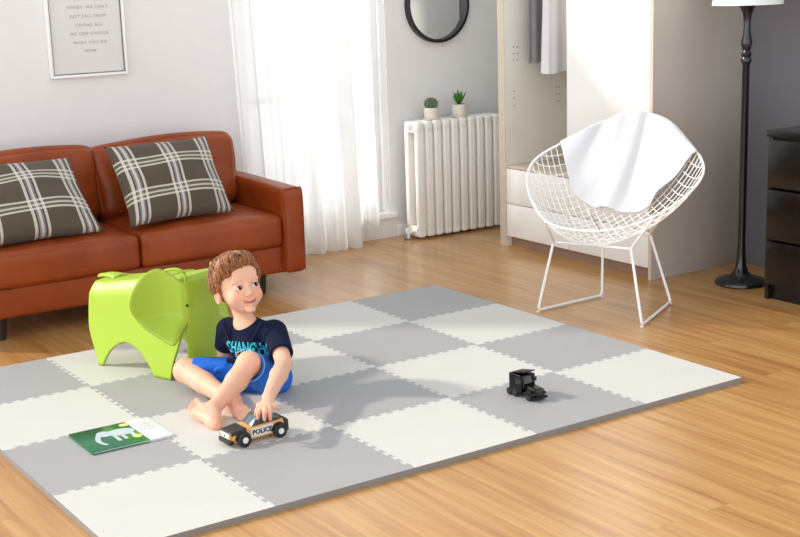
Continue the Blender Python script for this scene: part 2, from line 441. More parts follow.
b = new(); bx(b, WX0 - .02, WX1 + .03, YW - .03, YW + .06, WZ0 - .03, WZ0 + .004, .006); obj('window_sill', b, M['frame_white'], win)
b = new(); bx(b, WX1 + .03, XR, YW - .012, YW, 0, .07, .003); bx(b, -2.62, WX0 - .02, YW - .012, YW, 0, .07, .003); struct('baseboard_back', b, M['frame_white'])

# ------------------------------------------------------------------ curtains
def curtain(name, label, x0, x1, y, ztop, zbot, folds, amp, slant, seed):
    rnd = random.Random(seed)
    ph = [rnd.uniform(0, 6.28) for _ in range(4)]
    def f(u, v):
        z = zbot + (ztop - zbot) * v
        k = (1 - v)
        uu = u + .012 * math.sin(7 * u + ph[3])
        w = math.sin(2 * PI * folds * uu + ph[0]) + .45 * math.sin(2 * PI * folds * 1.7 * uu + ph[1] + 1.2 * k) + .2 * math.sin(2 * PI * folds * 3.1 * u + ph[2])
        x = x0 + (x1 - x0) * u + slant * k * (1 - .3 * u) + .012 * math.cos(2 * PI * folds * uu + ph[0])
        return Vector((x, y + amp * (.55 + .45 * k) * w, z + (.004 * math.sin(31 * u) if v == 0 else 0)))
    b = new(); grid(b, f, 260, 26)
    bmesh.ops.translate(b, verts=b.verts, vec=(0, 0, 0))
    o = obj(name, b, M['sheer'], angle=180)
    return tag(o, label, 'curtain')
curtain('sheer_curtain', 'long white sheer curtain in soft folds reaching the floor behind the sofa arm', -.52, .20, 3.135, 2.2, .006, 5.6, .034, .09, 3)
curtain('sheer_curtain', 'short narrow white sheer panel at the right side of the window, beside the radiator', .15, .43, 3.215, 2.2, .03, 2.6, .016, .05, 5)
b = new(); tube(b, [(-.65, 3.16, 2.215), (.7, 3.16, 2.215)], .012, 10)
for x in (-.6, .65): tube(b, [(x, 3.16, 2.215), (x, YW, 2.215)], .008, 8)
struct('curtain_rail', b, M['white_metal'])  # unseen curtain rail and brackets, added so the curtains hang from something

# ------------------------------------------------------------------ framed print
fx0, fx1, fz0, fz1 = -1.445, -1.035, 1.085, 1.69
t = thing('framed_print', 'framed print of small grey lettering on white wall above the sofa', 'picture', ((fx0 + fx1) / 2, YW, fz0))
b = new(); fw = .014; yb, yf = YW - .001, YW - .03
bx(b, fx0, fx0 + fw, yf, yb, fz0, fz1, .002); bx(b, fx1 - fw, fx1, yf, yb, fz0, fz1, .002)
bx(b, fx0 + fw, fx1 - fw, yf, yb, fz0, fz0 + fw, .002); bx(b, fx0 + fw, fx1 - fw, yf, yb, fz1 - fw, fz1, .002)
obj('frame', b, M['frame_white'], t, world=True)
b = new(); q = fw; w = .0055; yy = YW - .022
for a in ((fx0 + q, fx0 + q + w, fz0 + q, fz1 - q), (fx1 - q - w, fx1 - q, fz0 + q, fz1 - q), (fx0 + q + w, fx1 - q - w, fz0 + q, fz0 + q + w), (fx0 + q + w, fx1 - q - w, fz1 - q - w, fz1 - q)):
    bx(b, a[0], a[1], yy, yb, a[2], a[3])
obj('rebate', b, M['frame_line'], t, world=True, smooth=False)
b = new(); bx(b, fx0 + q + w, fx1 - q - w, YW - .016, YW - .003, fz0 + q + w, fz1 - q - w); pr = obj('print', b, M['print_paper'], t, world=True, smooth=False)
rows = [(1.475, 'DARLING'), (1.432, 'HONEY, WE CAN\'T'), (1.387, 'JUST FALL FROM'), (1.343, 'LOVING ALL'), (1.300, 'WE CAN CHOOSE'), (1.256, 'WHAT YOU DO'), (1.214, 'NOW')]
for z, s in rows:
    b = text_bm(s, .021, 1.25, .0003)
    b.transform(Matrix.Translation((-1.225, YW - .0165, z)) @ Matrix.Rotation(R(90), 4, 'X'))
    b.transform(TM[t].inverted()); obj('line_of_lettering', b, M['ink'], pr, smooth=False)

# ------------------------------------------------------------------ round mirror
mx, mz, mr = .94, 1.362, .225
t = thing('round_mirror', 'round wall mirror in a thin black frame above the radiator', 'mirror', (mx, YW, mz - mr))
b = new(); lathe(b, [(mr - .02, 0), (mr, 0), (mr, .034), (mr - .004, .037), (mr - .017, .037), (mr - .02, .034), (mr - .02, 0)], 72, (mx, YW - .001, mz), cap=False, rot=(R(90), 0, 0)); obj('frame', b, M['black_metal'], t, world=True)
b = new(); lathe(b, [(mr - .018, 0), (mr - .018, .012)], 72, (mx, YW - .001, mz), rot=(R(90), 0, 0)); obj('mirror_glass', b, M['mirror'], t, world=True, angle=20)

# ------------------------------------------------------------------ column radiator
rx0, n_col, pitch = .632, 10, .0628
t = thing('column_radiator', 'white ten-column radiator on the back wall beneath the mirror', 'radiator', (rx0 + .3, 3.13, 0))
b0 = None
for i in range(n_col):
    x = rx0 + pitch * (i + .5)
    b = new(); ww = .053
    bx(b, x - ww / 2, x + ww / 2, 3.06, 3.098, .045, .66, .010, 3)
    bx(b, x - ww / 2, x + ww / 2, 3.162, 3.20, .045, .66, .010, 3)
    bx(b, x - ww / 2, x + ww / 2, 3.06, 3.20, .63, .70, .014, 4)
    bx(b, x - ww / 2, x + ww / 2, 3.06, 3.20, .012, .075, .014, 4)
    obj('radiator_column', b, M['white_enamel'], t, world=True)
for z in (.665, .045):
    b = new(); tube(b, [(rx0 + .01, 3.13, z), (rx0 + pitch * n_col - .01, 3.13, z)], .017, 12); obj('header_pipe', b, M['white_enamel'], t, world=True)
b = new(); tube(b, [(rx0 + .008, 3.13, .665), (rx0 - .012, 3.13, .665)], .014, 12); tube(b, [(rx0 - .01, 3.13, .665), (rx0 - .018, 3.13, .665)], .006, 8); obj('bleed_valve', b, M['white_enamel'], t, world=True)
b = new(); tube(b, [(rx0 + .01, 3.13, .045), (rx0 - .03, 3.13, .045)], .011, 10); tube(b, [(rx0 - .03, 3.13, .056), (rx0 - .03, 3.13, .0)], .009, 10); tube(b, [(rx0 - .034, 3.13, .07), (rx0 - .034, 3.13, .035)], .014, 12)
obj('supply_pipe', b, M['white_enamel'], t, world=True)
b = new(); lathe(b, [(.03, 0), (.03, .004), (.012, .008)], 20, (rx0 - .03, 3.13, 0)); obj('pipe_rosette', b, M['frame_line'], t, world=True)

# ------------------------------------------------------------------ two pot plants on it
def pot(t, r, h):
    b = new(); lathe(b, [(0, .0), (r * 1.12, 0), (r * 1.16, .004), (r * 1.16, .012), (r * .95, .013), (0, .013)], 28); obj('saucer', b, M['saucer'], t)
    b = new(); lathe(b, [(0, .0132), (r * .88, .0132), (r * .94, .02), (r, h), (r * .93, h), (r * .9, h - .008), (0, h - .008)], 32); obj('pot', b, M['pot'], t)
    b = new(); lathe(b, [(0, h - .0075), (r * .9, h - .0075), (r * .8, h - .004), (0, h - .002)], 24); obj('soil', b, M['soil'], t)
t = thing('potted_cactus', 'small ribbed round cactus in a cream pot on the radiator', 'plant', (.79, 3.13, .70))
pot(t, .043, .07)
def cac(u, v):
    a = 2 * PI * u; ph = PI * (.04 + .93 * v)
    rr = .039 * (1 + .09 * math.cos(14 * a))
    return Vector((rr * math.sin(ph) * math.cos(a), rr * math.sin(ph) * math.sin(a), .092 - .036 * math.cos(ph)))
b = new(); grid(b, cac, 112, 20, closed=True); body = obj('cactus', b, M['cactus'], t, angle=180)
b = new()
for i in range(14):
    for j in range(7):
        a = 2 * PI * i / 14; ph = PI * (.3 + .66 * j / 7)
        n = Vector((math.sin(ph) * math.cos(a), math.sin(ph) * math.sin(a), -math.cos(ph)))
        p0 = Vector((.0425 * math.sin(ph) * math.cos(a), .0425 * math.sin(ph) * math.sin(a), .092 - .036 * math.cos(ph)))
        for d in (-.5, .5):
            q = (n + Vector((-math.sin(a), math.cos(a), .2)) * d).normalized()
            tube(b, [p0 - n * .001, p0 + q * .009], [.0008, .0003], 4)
obj('spines', b, M['spine'], body)
t = thing('potted_succulent', 'pointed green succulent in a cream pot on the radiator', 'plant', (.995, 3.13, .70))
pot(t, .045, .075)
rnd = random.Random(4)
def leaf_bm(a, tilt, L, w):
    b = new()
    def f(u, v):
        s = u; wd = w * (math.sin(PI * min(1, .18 + .82 * s)) ** .8) * (1 - s ** 3) + .0006
        c = (v - .5) * 2
        r = math.sin(tilt) * L * s; z = math.cos(tilt * (.6 + .6 * s)) * L * s
        side = Vector((-math.sin(a), math.cos(a), 0)); out = Vector((math.cos(a), math.sin(a), 0))
        return out * (r + .004 * (c * c) * 1.5) + side * wd * c + Vector((0, 0, .072 + z + .004 * c * c))
    grid(b, f, 8, 6); return b
for i in range(13):
    ring = 0 if i < 5 else 1
    a = i * 2.399 + .3; tl = (.16 + .05 * rnd.random()) if ring == 0 else (.42 + .25 * rnd.random())
    o = obj('leaf', leaf_bm(a, tl, rnd.uniform(.062, .09), .0125), M['leaf'], t, angle=180); thicken(o, .004, 0)

# ------------------------------------------------------------------ wardrobe
wx, wy0, wy1 = .92, 1.425, 2.645
XB = XR - .008
t = thing('wardrobe', 'open-ended wardrobe with taupe side panel and white fronts against the dark wall', 'wardrobe', (1.24, 2.03, 0))
b = new(); bx(b, wx, XB, wy0, wy0 + .02, .0, 2.25, .0015); obj('side_panel', b, M['taupe'], t, world=True)
b = new(); bx(b, wx - .002, wx - .0001, wy0 - .0005, wy0 + .0205, .0, 2.25); obj('edge_strip', b, M['taupe_edge'], t, world=True)
b = new(); bx(b, wx, XB, wy1 - .055, wy1, .0, 2.25, .0015); lp = obj('side_panel', b, M['interior'], t, world=True)
b = new(); bx(b, wx, XB, wy1 + .0002, wy1 + .004, .0, 2.25); obj('outer_panel', b, M['white_gloss'], t, world=True)
b = new(); bx(b, wx - .002, wx - .0001, wy1 - .055, wy1, .0, 2.25); obj('edge_strip', b, M['taupe_edge'], t, world=True)
b = new(); bx(b, XB - .014, XB - .001, wy0 + .0202, wy1 - .0552, .05, 2.25); obj('back_panel', b, M['interior'], t, world=True)
b = new(); bx(b, wx, XB - .0145, wy0 + .0202, wy1 - .0552, 2.22, 2.25, .001); obj('top_panel', b, M['interior'], t, world=True)
b = new(); bx(b, wx + .004, XB - .0145, wy0 + .0202, wy1 - .0552, .452, .466, .001); obj('shelf', b, M['taupe_edge'], t, world=True)
b = new(); bx(b, wx + .035, wx + .05, wy0 + .0202, wy1 - .0552, 0, .056); obj('plinth', b, M['toe'], t, world=True)
b = new(); bx(b, wx + .022, XB - .0145, 2.045, 2.063, .06, 2.219); obj('divider', b, M['interior'], t, world=True)
ysp = [(wy1 - .058, 2.056), (2.052, wy0 + .022)]
for ya, yb in ysp:
    for za, zb in ((.06, .2475), (.2515, .449)):
        b = new(); bx(b, wx, wx + .018, yb, ya, za, zb, .0015); obj('drawer_front', b, M['white_gloss'], t, world=True)
b = new(); bx(b, wx - .0005, wx + .018, wy0 + .0215, 2.062, .468, 2.215, .0015); obj('door', b, M['white_gloss'], t, world=True)
for xx, zs in ((.985, (1.055, 1.09, 1.125)), (1.012, (1.055, 1.09, 1.125)), (.985, (.80, .84, .88)), (1.3, (.80, .84, .88)), (1.32, (.80, .84, .88))):
    for z in zs:
        b = new(); lathe(b, [(0, 0), (.0045, 0), (.0045, .0006), (0, .0006)], 10, (xx, wy1 - .0551, z), rot=(R(90), 0, 0)); b.transform(TM[t].inverted()); obj('peg_hole', b, M['hole'], lp)
b = new(); tube(b, [(1.22, 2.066, 1.93), (1.22, wy1 - .056, 1.93)], .011, 12); obj('clothes_rail', b, M['black_metal'], t, world=True)

def garment(label, yc, zb, m, w, thick, seed, xr):
    """a shirt on a hanger, hanging from the rail across x"""
    t = thing('hanging_shirt', label, 'clothes', (1.22, yc, 1.93))
    rnd = random.Random(seed); p = [rnd.uniform(0, 6) for _ in range(4)]
    ztop = 1.80
    def f(u, v):
        a = 2 * PI * u; z = zb + (ztop - zb) * v
        sh = 1 if v < .86 else max(.18, math.cos((v - .86) / .14 * PI / 2))
        hw = w * (1.04 - .1 * v) * sh
        k = (1 - v) ** .7
        th = thick * (.6 + .5 * k) * (.4 + .6 * sh)
        x = hw * (abs(math.cos(a)) ** .8) * (1 if math.cos(a) > 0 else -1)
        y = th * (abs(math.sin(a)) ** .9) * (1 if math.sin(a) > 0 else -1)
        y += .012 * k * math.sin(3 * a + p[0]) + .009 * k * math.sin(5 * a + p[1]) + .008 * k * math.sin(9 * a + p[2])
        return Vector((x, y, z - 1.93 + .008 * math.sin(2 * a + p[3]) * k))
    b = new(); V = grid(b, f, 96, 40, closed=True)
    b.faces.new([V[i][-1] for i in range(96)]); obj('shirt_body', b, m, t, angle=180)
    b = new(); tube(b, smoothline([(0, 0, -.13), (0, 0, -.03), (0, .012, .0), (0, 0, .0155), (0, -.014, .006)], 5), .002, 6); obj('hanger_hook', b, M['black_metal'], t)
garment('dark grey shirt hanging in the open wardrobe, behind the pale one', 2.50, 1.045, M['cloth_grey'], .20, .034, 3, 0)
garment('pale grey shirt hanging in the open wardrobe next to the white door', 2.335, .995, M['cloth_pale'], .22, .068, 8, 0)

# ------------------------------------------------------------------ black chest of drawers
dx0, dx1, dy0, dy1 = 1.05, 1.50, .02, .815
t = thing('chest_of_drawers', 'glossy black chest of drawers at the right, in front of the lamp', 'chest of drawers', ((dx0 + dx1) / 2, (dy0 + dy1) / 2, 0))
b = new(); bx(b, dx0 - .004, dx1, dy0 - .006, dy1 + .006, .765, .795, .002); obj('top', b, M['blackwood'], t, world=True)
b = new(); bx(b, dx0 + .006, dx1, dy1 - .022, dy1, .0, .764, .001); obj('side_panel', b, M['blackwood'], t, world=True)
b = new(); bx(b, dx0 + .006, dx1, dy0, dy0 + .022, .0, .764, .001); obj('side_panel', b, M['blackwood'], t, world=True)
b = new(); bx(b, dx1 - .012, dx1 - .001, dy0 + .0225, dy1 - .0225, .05, .764); bx(b, dx0 + .02, dx1 - .0125, dy0 + .0225, dy1 - .0225, .70, .764); bx(b, dx0 + .06, dx1 - .0125, dy0 + .0225, dy1 - .0225, .05, .07); obj('carcass', b, M['blackwood'], t, world=True)
b = new(); bx(b, dx0 + .03, dx0 + .05, dy0 + .0225, dy1 - .0225, .0, .072); obj('plinth', b, M['blackwood'], t, world=True)
for za, zb in ((.076, .278), (.288, .520), (.532, .752)):
    b = new(); bx(b, dx0, dx0 + .018, dy0 + .003, dy1 - .003, za, zb, .0015); bx(b, dx0 + .0185, dx1 - .03, dy0 + .04, dy1 - .04, za + .01, zb - .06); obj('drawer', b, M['blackwood'], t, world=True)

# ------------------------------------------------------------------ floor lamp
t = thing('floor_lamp', 'black turned floor lamp with white shade beside the wardrobe', 'lamp', (1.2, 1.09, 0))
b = new(); lathe(b, [(0, 0), (.122, 0), (.126, .006), (.124, .016), (.112, .026), (.085, .034), (.055, .044), (.036, .062), (.027, .09), (.022, .13), (.0195, .2), (.0195, .21)], 48); obj('base', b, M['black'], t)
b = new(); lathe(b, [(.0185, .2), (.0175, 1.07), (.02, 1.075), (.025, 1.085), (.026, 1.095), (.022, 1.104), (.02, 1.108), (.024, 1.114), (.0255, 1.122), (.02, 1.13), (.0175, 1.136), (.022, 1.15), (.0265, 1.168), (.0255, 1.185), (.019, 1.215), (.0165, 1.245), (.0175, 1.28), (.022, 1.31), (.032, 1.335), (.042, 1.348), (.046, 1.356), (.03, 1.36), (.012, 1.362), (.012, 1.44)], 32); obj('pole', b, M['black'], t)
b = new(); lathe(b, [(.165, 1.352), (.163, 1.3525), (.128, 1.60), (.13, 1.60), (.165, 1.352)], 64, cap=False); sh = obj('lamp_shade', b, M['shade'], t)
b = new()
for a in range(3): tube(b, [(0.011 * math.cos(a * 2.094), .011 * math.sin(a * 2.094), 1.43), (.153 * math.cos(a * 2.094), .153 * math.sin(a * 2.094), 1.43)], .002, 6)
obj('shade_carrier', b, M['black_metal'], t)
b = new(); lathe(b, [(0, 1.515), (.015, 1.512), (.028, 1.49), (.028, 1.475), (.013, 1.445), (.013, 1.44), (0, 1.44)], 20); obj('bulb', b, M['hub'], t)
# ------------------------------------------------------------------ sofa
def rbox(bm, c, s, r, puff=(0, 0, 0), n=14, rot=None, fn=None, mi=0):
    """soft cushion block: rounded box whose faces bulge by puff"""
    h = Vector(s) / 2
    b = new(); bmesh.ops.create_cube(b, size=2); bmesh.ops.subdivide_edges(b, edges=b.edges[:], cuts=n, use_grid_fill=True)
    e = lambda q: math.copysign(1 - (1 - abs(q)) ** 1.7, q)
    for v in b.verts:
        q = Vector((e(v.co.x), e(v.co.y), e(v.co.z))); p = Vector((q.x * h.x, q.y * h.y, q.z * h.z))
        inn = Vector([max(-(h[i] - r), min(h[i] - r, p[i])) for i in range(3)])
        d = p - inn
        p2 = inn + d.normalized() * r if d.length > 1e-7 else p
        for i in range(3):
            j, k = (i + 1) % 3, (i + 2) % 3
            p2[i] += q[i] * puff[i] * max(0, 1 - q[j] ** 2) ** .6 * max(0, 1 - q[k] ** 2) ** .6
        v.co = fn(p2, q) if fn else p2
    mt = Matrix.Translation(Vector(c))
    if rot is not None: mt = mt @ Euler(rot).to_matrix().to_4x4()
    b.transform(mt)
    for f in b.faces: f.material_index = mi
    return merge(bm, b)
t = thing('leather_sofa', 'tan leather two-seat sofa against the white wall', 'sofa', (-1.37, 2.82, 0))
L = M['leather']
SX0, SX1 = -2.25, -.505
b = new(); rbox(b, ((SX0 + SX1) / 2, 2.82, .17), (SX1 - SX0 - .02, .74, .14), .015); obj('base', b, L, t, world=True)
def armfn(p, q):
    return Vector((p.x, p.y, p.z + (.018 * max(0, p.y + .3) if p.z > 0 else 0)))
for xa, xb in ((SX1 - .112, SX1), (SX0, SX0 + .112)):
    b = new(); rbox(b, ((xa + xb) / 2, 2.80, .314), (xb - xa, .79, .428), .024, (.004, .004, .006), fn=armfn)
    arm = obj('arm', b, L, t, world=True)
    # stitched edge piping around the front panel
    b = new(); y = 2.412
    tube(b, smoothline([(xa + .006, y, .11), (xa + .004, y, .3), (xa + .006, y, .505), (xa + .03, y, .528), (xb - .03, y, .528), (xb - .006, y, .505), (xb - .004, y, .3), (xb - .006, y, .11)], 6), .0035, 6)
    b.transform(TM[t].inverted()); obj('piping', b, L, arm)
b = new(); rbox(b, ((SX0 + SX1) / 2, 3.135, .40), (SX1 - SX0 - .23, .15, .56), .03); obj('back_frame', b, L, t, world=True)
xm = -1.372
for xa, xb in ((xm + .003, SX1 - .114), (SX0 + .114, xm - .003)):
    b = new(); rbox(b, ((xa + xb) / 2, 2.735, .318), (xb - xa, .63, .158), .026, (.0, .008, .022)); sc_ = obj('seat_cushion', b, L, t, world=True)
    def backfn(p, q):
        # soft creases radiating from the lower corners
        w = .006 * math.sin(24 * p.x + 9 * p.z + 2.5 * math.sin(9 * p.z)) * max(0, 1 - abs(q.z) ** 2) * (abs(q.x) ** 2)
        return Vector((p.x * (1 + .03 * q.z), p.y + (w if q.y < 0 else 0), p.z + .012 * math.sin(5 * p.x + 1)))
    b = new(); rbox(b, ((xa + xb) / 2, 3.0, .572), (xb - xa + .03, .19, .37), .055, (.008, .035, .016), rot=(R(-13), 0, 0), n=18, fn=backfn); obj('back_cushion', b, L, t, world=True)
for x, y in ((SX1 - .215, 2.49), (SX0 + .215, 2.49), (SX1 - .2, 3.12), (SX0 + .2, 3.12)):
    b = new(); lathe(b, [(0, 0), (.017, 0), (.026, .104), (0, .104)], 20, (x, y, 0)); obj('leg', b, M['leg_dark'], t, world=True)

def pillow(label, O, ex, ey, th, name='plaid_cushion'):
    """O lower-left corner, ex along the bottom, ey up the side"""
    O, ex, ey = Vector(O), Vector(ex), Vector(ey); n = ex.cross(ey).normalized()
    c = O + ex / 2 + ey / 2
    t = thing(name, label, 'cushion', tuple(O + ex / 2), 0, 'plaid cushions on the sofa')
    b = new()
    def f(side):
        def g(u, v):
            a, q = 2 * u - 1, 2 * v - 1
            h = th * ((max(0, 1 - a * a)) * (max(0, 1 - q * q))) ** .42
            h *= 1 + .06 * math.sin(5 * a + 2 * q) + .05 * math.sin(7 * q - 3 * a)
            pa = a * (1 - .075 * (1 - q * q)); pq = q * (1 - .075 * (1 - a * a))
            return c + ex * (pa / 2) + ey * (pq / 2) + n * (h * side)
        return g
    grid(b, f(1), 40, 40, uv=True); grid(b, f(-1), 40, 40, uv=True)
    bmesh.ops.remove_doubles(b, verts=b.verts, dist=.0004)
    obj('cushion_cover', b, M['plaid'], t, world=True, angle=180)
pillow('brown plaid cushion leaning in the right half of the sofa, nearest the arm', (-1.385, 2.50, .425), (.57, .055, -.002), (.0, .262, .355), .085)
pillow('brown plaid cushion at the left end of the sofa, cut by the frame', (-2.085, 2.50, .425), (.575, .015, -.002), (-.01, .36, .31), .085)

# ------------------------------------------------------------------ foam play mat: twenty interlocking tiles
T, TH = .5, .02
def edge(p, q, flip, inter):
    """points from p (included) to q (excluded); inter: interlocking teeth, the same line for both neighbours"""
    p, q = Vector((*p, 0)), Vector((*q, 0))
    if not inter: return [p]
    a, c = (p, q) if not flip else (q, p)
    d = (c - a).normalized(); nrm = Vector((-d.y, d.x, 0)); Lg = (c - a).length
    pts = [a]; N = 9; m0 = .02; P = (Lg - 2 * m0) / N; h = .0075; w = .10
    for k in range(N):
        s0 = m0 + k * P
        pts += [a + d * (s0 + (.0 + (w if k == 0 else -w) * .5 + (0 if k else -.0)) * P) - nrm * h if k else a + d * (s0) - nrm * h,
                a + d * (s0 + (.5 + w) * P) - nrm * h, a + d * (s0 + (.5 - w) * P) + nrm * h, a + d * (s0 + (1 + (w if k < N - 1 else 0)) * P) + nrm * h]
        if k < N - 1: pass
    pts.append(c)
    if flip: pts = pts[::-1]
    return pts[:-1]
lab = {
 (0, 0): 'white foam tile forming the near right corner of the play mat',
 (1, 0): 'grey foam tile carrying the black toy truck, on the near mat edge',
 (2, 0): 'white foam tile in the middle of the near mat edge',
 (3, 0): 'grey foam tile on the near mat edge in front of the toy police car',
 (4, 0): 'white foam tile forming the nearest left corner of the play mat',
 (0, 1): 'grey foam tile on the right mat edge in front of the wire chair',
 (1, 1): 'white foam tile touching the truck tile, behind the black toy truck',
 (2, 1): 'grey foam tile in the boy\'s shadow, right of the police car',
 (3, 1): 'white foam tile under the boy\'s bare feet and the police car',
 (4, 1): 'grey foam tile under the green picture book at the left edge',
 (0, 2): 'white foam tile on the right mat edge beside the chair\'s left runner',
 (1, 2): 'grey foam tile in the mat middle, third from the near edge, white tiles around it',
 (2, 2): 'white foam tile directly behind the boy\'s back, at his elbow side',
 (3, 2): 'grey foam tile under the boy\'s knee and the elephant\'s front leg',
 (4, 2): 'white foam tile behind the green book, second tile along the left edge',
 (0, 3): 'grey foam tile forming the far right corner of the play mat',
 (1, 3): 'white foam tile on the far mat edge next to the grey far corner',
 (2, 3): 'grey foam tile on the far mat edge mostly hidden behind the boy',
 (3, 3): 'white foam tile under the green elephant\'s rear legs',
 (4, 3): 'grey foam tile at the far left in front of the sofa',
}
for i in range(5):
    for j in range(4):
        x1, x0, y0, y1 = -i * T, -(i + 1) * T, j * T, (j + 1) * T
        cx, cy = (x0 + x1) / 2, (y0 + y1) / 2
        pts = edge((x0, y0), (x1, y0), False, j > 0) + edge((x1, y0), (x1, y1), False, i > 0) + edge((x1, y1), (x0, y1), True, j < 3) + edge((x0, y1), (x0, y0), True, i < 4)
        b = new(); white = (i + j) % 2 == 0
        P2 = []
        for p in pts: P2.append((p.x - cx, p.y - cy))
        prism(b, [(x * .9994, y * .9994) for x, y in P2], 0, TH)
        b.normal_update()
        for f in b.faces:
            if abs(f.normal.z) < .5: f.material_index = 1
        o = obj('foam_tile', b, [M['foam_white' if white else 'foam_grey'], M['foam_edge_shade']], smooth=False)
        o.location = (cx, cy, .0)
        tag(o, lab[(i, j)], 'play mat', 'interlocking foam mat tiles')
# ------------------------------------------------------------------ picture book
bw, bh, bt = .292, .232, .0085
t = thing('picture_book', 'green picture book with a pale elephant lying on the play mat', 'book', (-2.125, .872, TH + .0005), R(0))
b = new(); bx(b, -bw / 2 + .002, bw / 2 - .004, -bh / 2 + .007, bh / 2 - .007, .0012, bt - .0012); obj('pages', b, M['paper'], t, smooth=False)
b = new(); xs = bw * .5 - .088
bx(b, -bw / 2, xs, -bh / 2, bh / 2, bt - .0012, bt, .0003); bx(b, -bw / 2, xs, -bh / 2, bh / 2, 0, .0012, .0003); bx(b, -bw / 2 - .0008, -bw / 2 + .001, -bh / 2, bh / 2, 0, bt, .0003)
cv = obj('cover', b, M['cover'], t)
b = new(); bx(b, xs + .0002, bw / 2, -bh / 2, bh / 2, bt - .0012, bt, .0003); bx(b, xs + .0002, bw / 2, -bh / 2, bh / 2, 0, .0012, .0003); fl = obj('white_flap', b, M['book_white'], t)
b = new()
for k in range(5):
    bx(b, xs + .012, xs + .012 + (.06 if k % 2 else .05), .07 - k * .02, .0735 - k * .02, bt, bt + .0003)
obj('small_print', b, M['ink'], fl, smooth=False)
# pale elephant drawn on the cover
def blob(b, c, rx, ry, z, n=28, a=0):
    V = [b.verts.new((c[0] + rx * math.cos(2 * PI * k / n) * math.cos(a) - ry * math.sin(2 * PI * k / n) * math.sin(a), c[1] + rx * math.cos(2 * PI * k / n) * math.sin(a) + ry * math.sin(2 * PI * k / n) * math.cos(a), z)) for k in range(n)]
    b.faces.new(V)
k_ = mat('pale_blue_print', srgb(196, 206, 214), .3, var=.08, vscale=40)
b = new(); z = bt + .0007
blob(b, (.005, .022), .05, .036, z); blob(b, (-.05, .035), .026, .03, z + .0001)
for x, y0, y1, w in ((-.025, -.06, .03, .013), (.0, -.055, .03, .012), (.035, -.05, .03, .014)):
    bx(b, x - w / 2, x + w / 2, y0, y1, bt - .0001, bt + .0004)
tube(b, smoothline([(-.065, .03, z), (-.085, .0, z), (-.085, -.045, z), (-.075, -.07, z)], 6), [.009 - .0002 * i for i in range(19)], 6) if False else None
for i in range(12):
    a = i / 11; blob(b, (-.07 - .02 * math.sin(a * 2.6), .03 - .1 * a, ), .011 - .004 * a, .011 - .004 * a, z + .00002 * i, 14)
obj('elephant_picture', b, k_, cv, smooth=False)
k_ = mat('yellow_print', srgb(216, 214, 130), .3, var=.1, vscale=40)
for c_, rx_, ry_ in (((.045, .085), .02, .016), ((.038, -.05), .016, .02)):
    b = new(); blob(b, c_, rx_, ry_, z); obj('leaf_picture', b, k_, cv, smooth=False)

# ------------------------------------------------------------------ white wire chair
cz0 = Vector((.371, 1.119, 0)); ca = Vector((-.958, -.288, 0)).normalized(); cb = Vector((.288, -.958, 0)).normalized()
ct = thing('wire_chair', 'white diamond-shaped wire chair in front of the wardrobe', 'chair', tuple(cz0))
def CW(p): return cz0 + ca * p[0] + cb * p[1] + Vector((0, 0, p[2]))
_g = math.atan2(-.288, -.958) - .0138
ca = Vector((math.cos(_g), math.sin(_g), 0)); cb = Vector((-math.sin(_g), math.cos(_g), 0))
if cb.y > 0: cb = -cb
CF, CL, CR, CB = Vector((.383, 0, .4305)), Vector((-.005, -.5587, .6928)), Vector((-.005, .5587, .6928)), Vector((-.3318, 0, .9254))
RE = .6734
def seat(s, t_):
    """s towards the left wing / back, t_ towards the right wing / back"""
    p = CF * (1 - s) * (1 - t_) + CL * s * (1 - t_) + CR * (1 - s) * t_ + CB * s * t_
    u, w = s - t_, s + t_ - 1
    bowl = (1 - u * u) * (1 - w * w)
    p.z -= bowl * (.1202 - .1016 * w - .0798 * w * w)
    p.x -= .0335 * bowl * w
    r = max(0, 1 - abs(2 * s - 1) ** (2 / RE) - abs(2 * t_ - 1) ** (2 / RE))
    p.z -= .135 * r ** .9 * (1 - .05 * w)
    return p
def rim_st(a, k=1):
    """rounded-square rim in the (s, t) plane"""
    c, s_ = math.cos(a), math.sin(a)
    x = math.copysign(abs(c) ** RE, c); y = math.copysign(abs(s_) ** RE, s_)
    return .5 + .5 * x * k, .5 + .5 * y * k
NR = 160
rim = [CW(seat(*rim_st(2 * PI * i / NR))) for i in range(NR)]
b = new(); tube(b, rim, .0055, 8, closed=True); obj('rim', b, M['white_metal'], ct, world=True)
b = new()
def span(c):
    """extent of the rim's inside on the line s = c"""
    x = abs(2 * c - 1); y = (max(0, 1 - x ** (2 / RE))) ** (RE / 2); return .5 - .5 * y, .5 + .5 * y
NWR = 25
for k in range(1, NWR):
    c = k / NWR; lo, hi = span(c)
    for sw in (0, 1):
        pts = []
        for i in range(33):
            v = lo + (hi - lo) * i / 32
            pts.append(CW(seat(c, v) if sw == 0 else seat(v, c)))
        tube(b, pts, .0021, 6)
obj('wire_mesh_seat', b, M['white_metal'], ct, world=True)
FL, FR, BLf, BRf = Vector((.091, 1.311, .009)), Vector((.268, .813, .009)), Vector((.504, 1.331, .009)), Vector((.66, 1.03, .009))
def wp(x, y, d): return at(x, y, d)
def depth_of(P): return (P - CAM_LOC).dot(c_f)
AL, AR = at(553.5, 242, depth_of(FL) + .04), at(631, 249, depth_of(FR) + .05)
BN, BK = at(650, 234, depth_of(BRf) - .02), at(603, 235, depth_of(BLf))
sl, sr_ = CW(seat(.55, .045)), CW(seat(.045, .62))
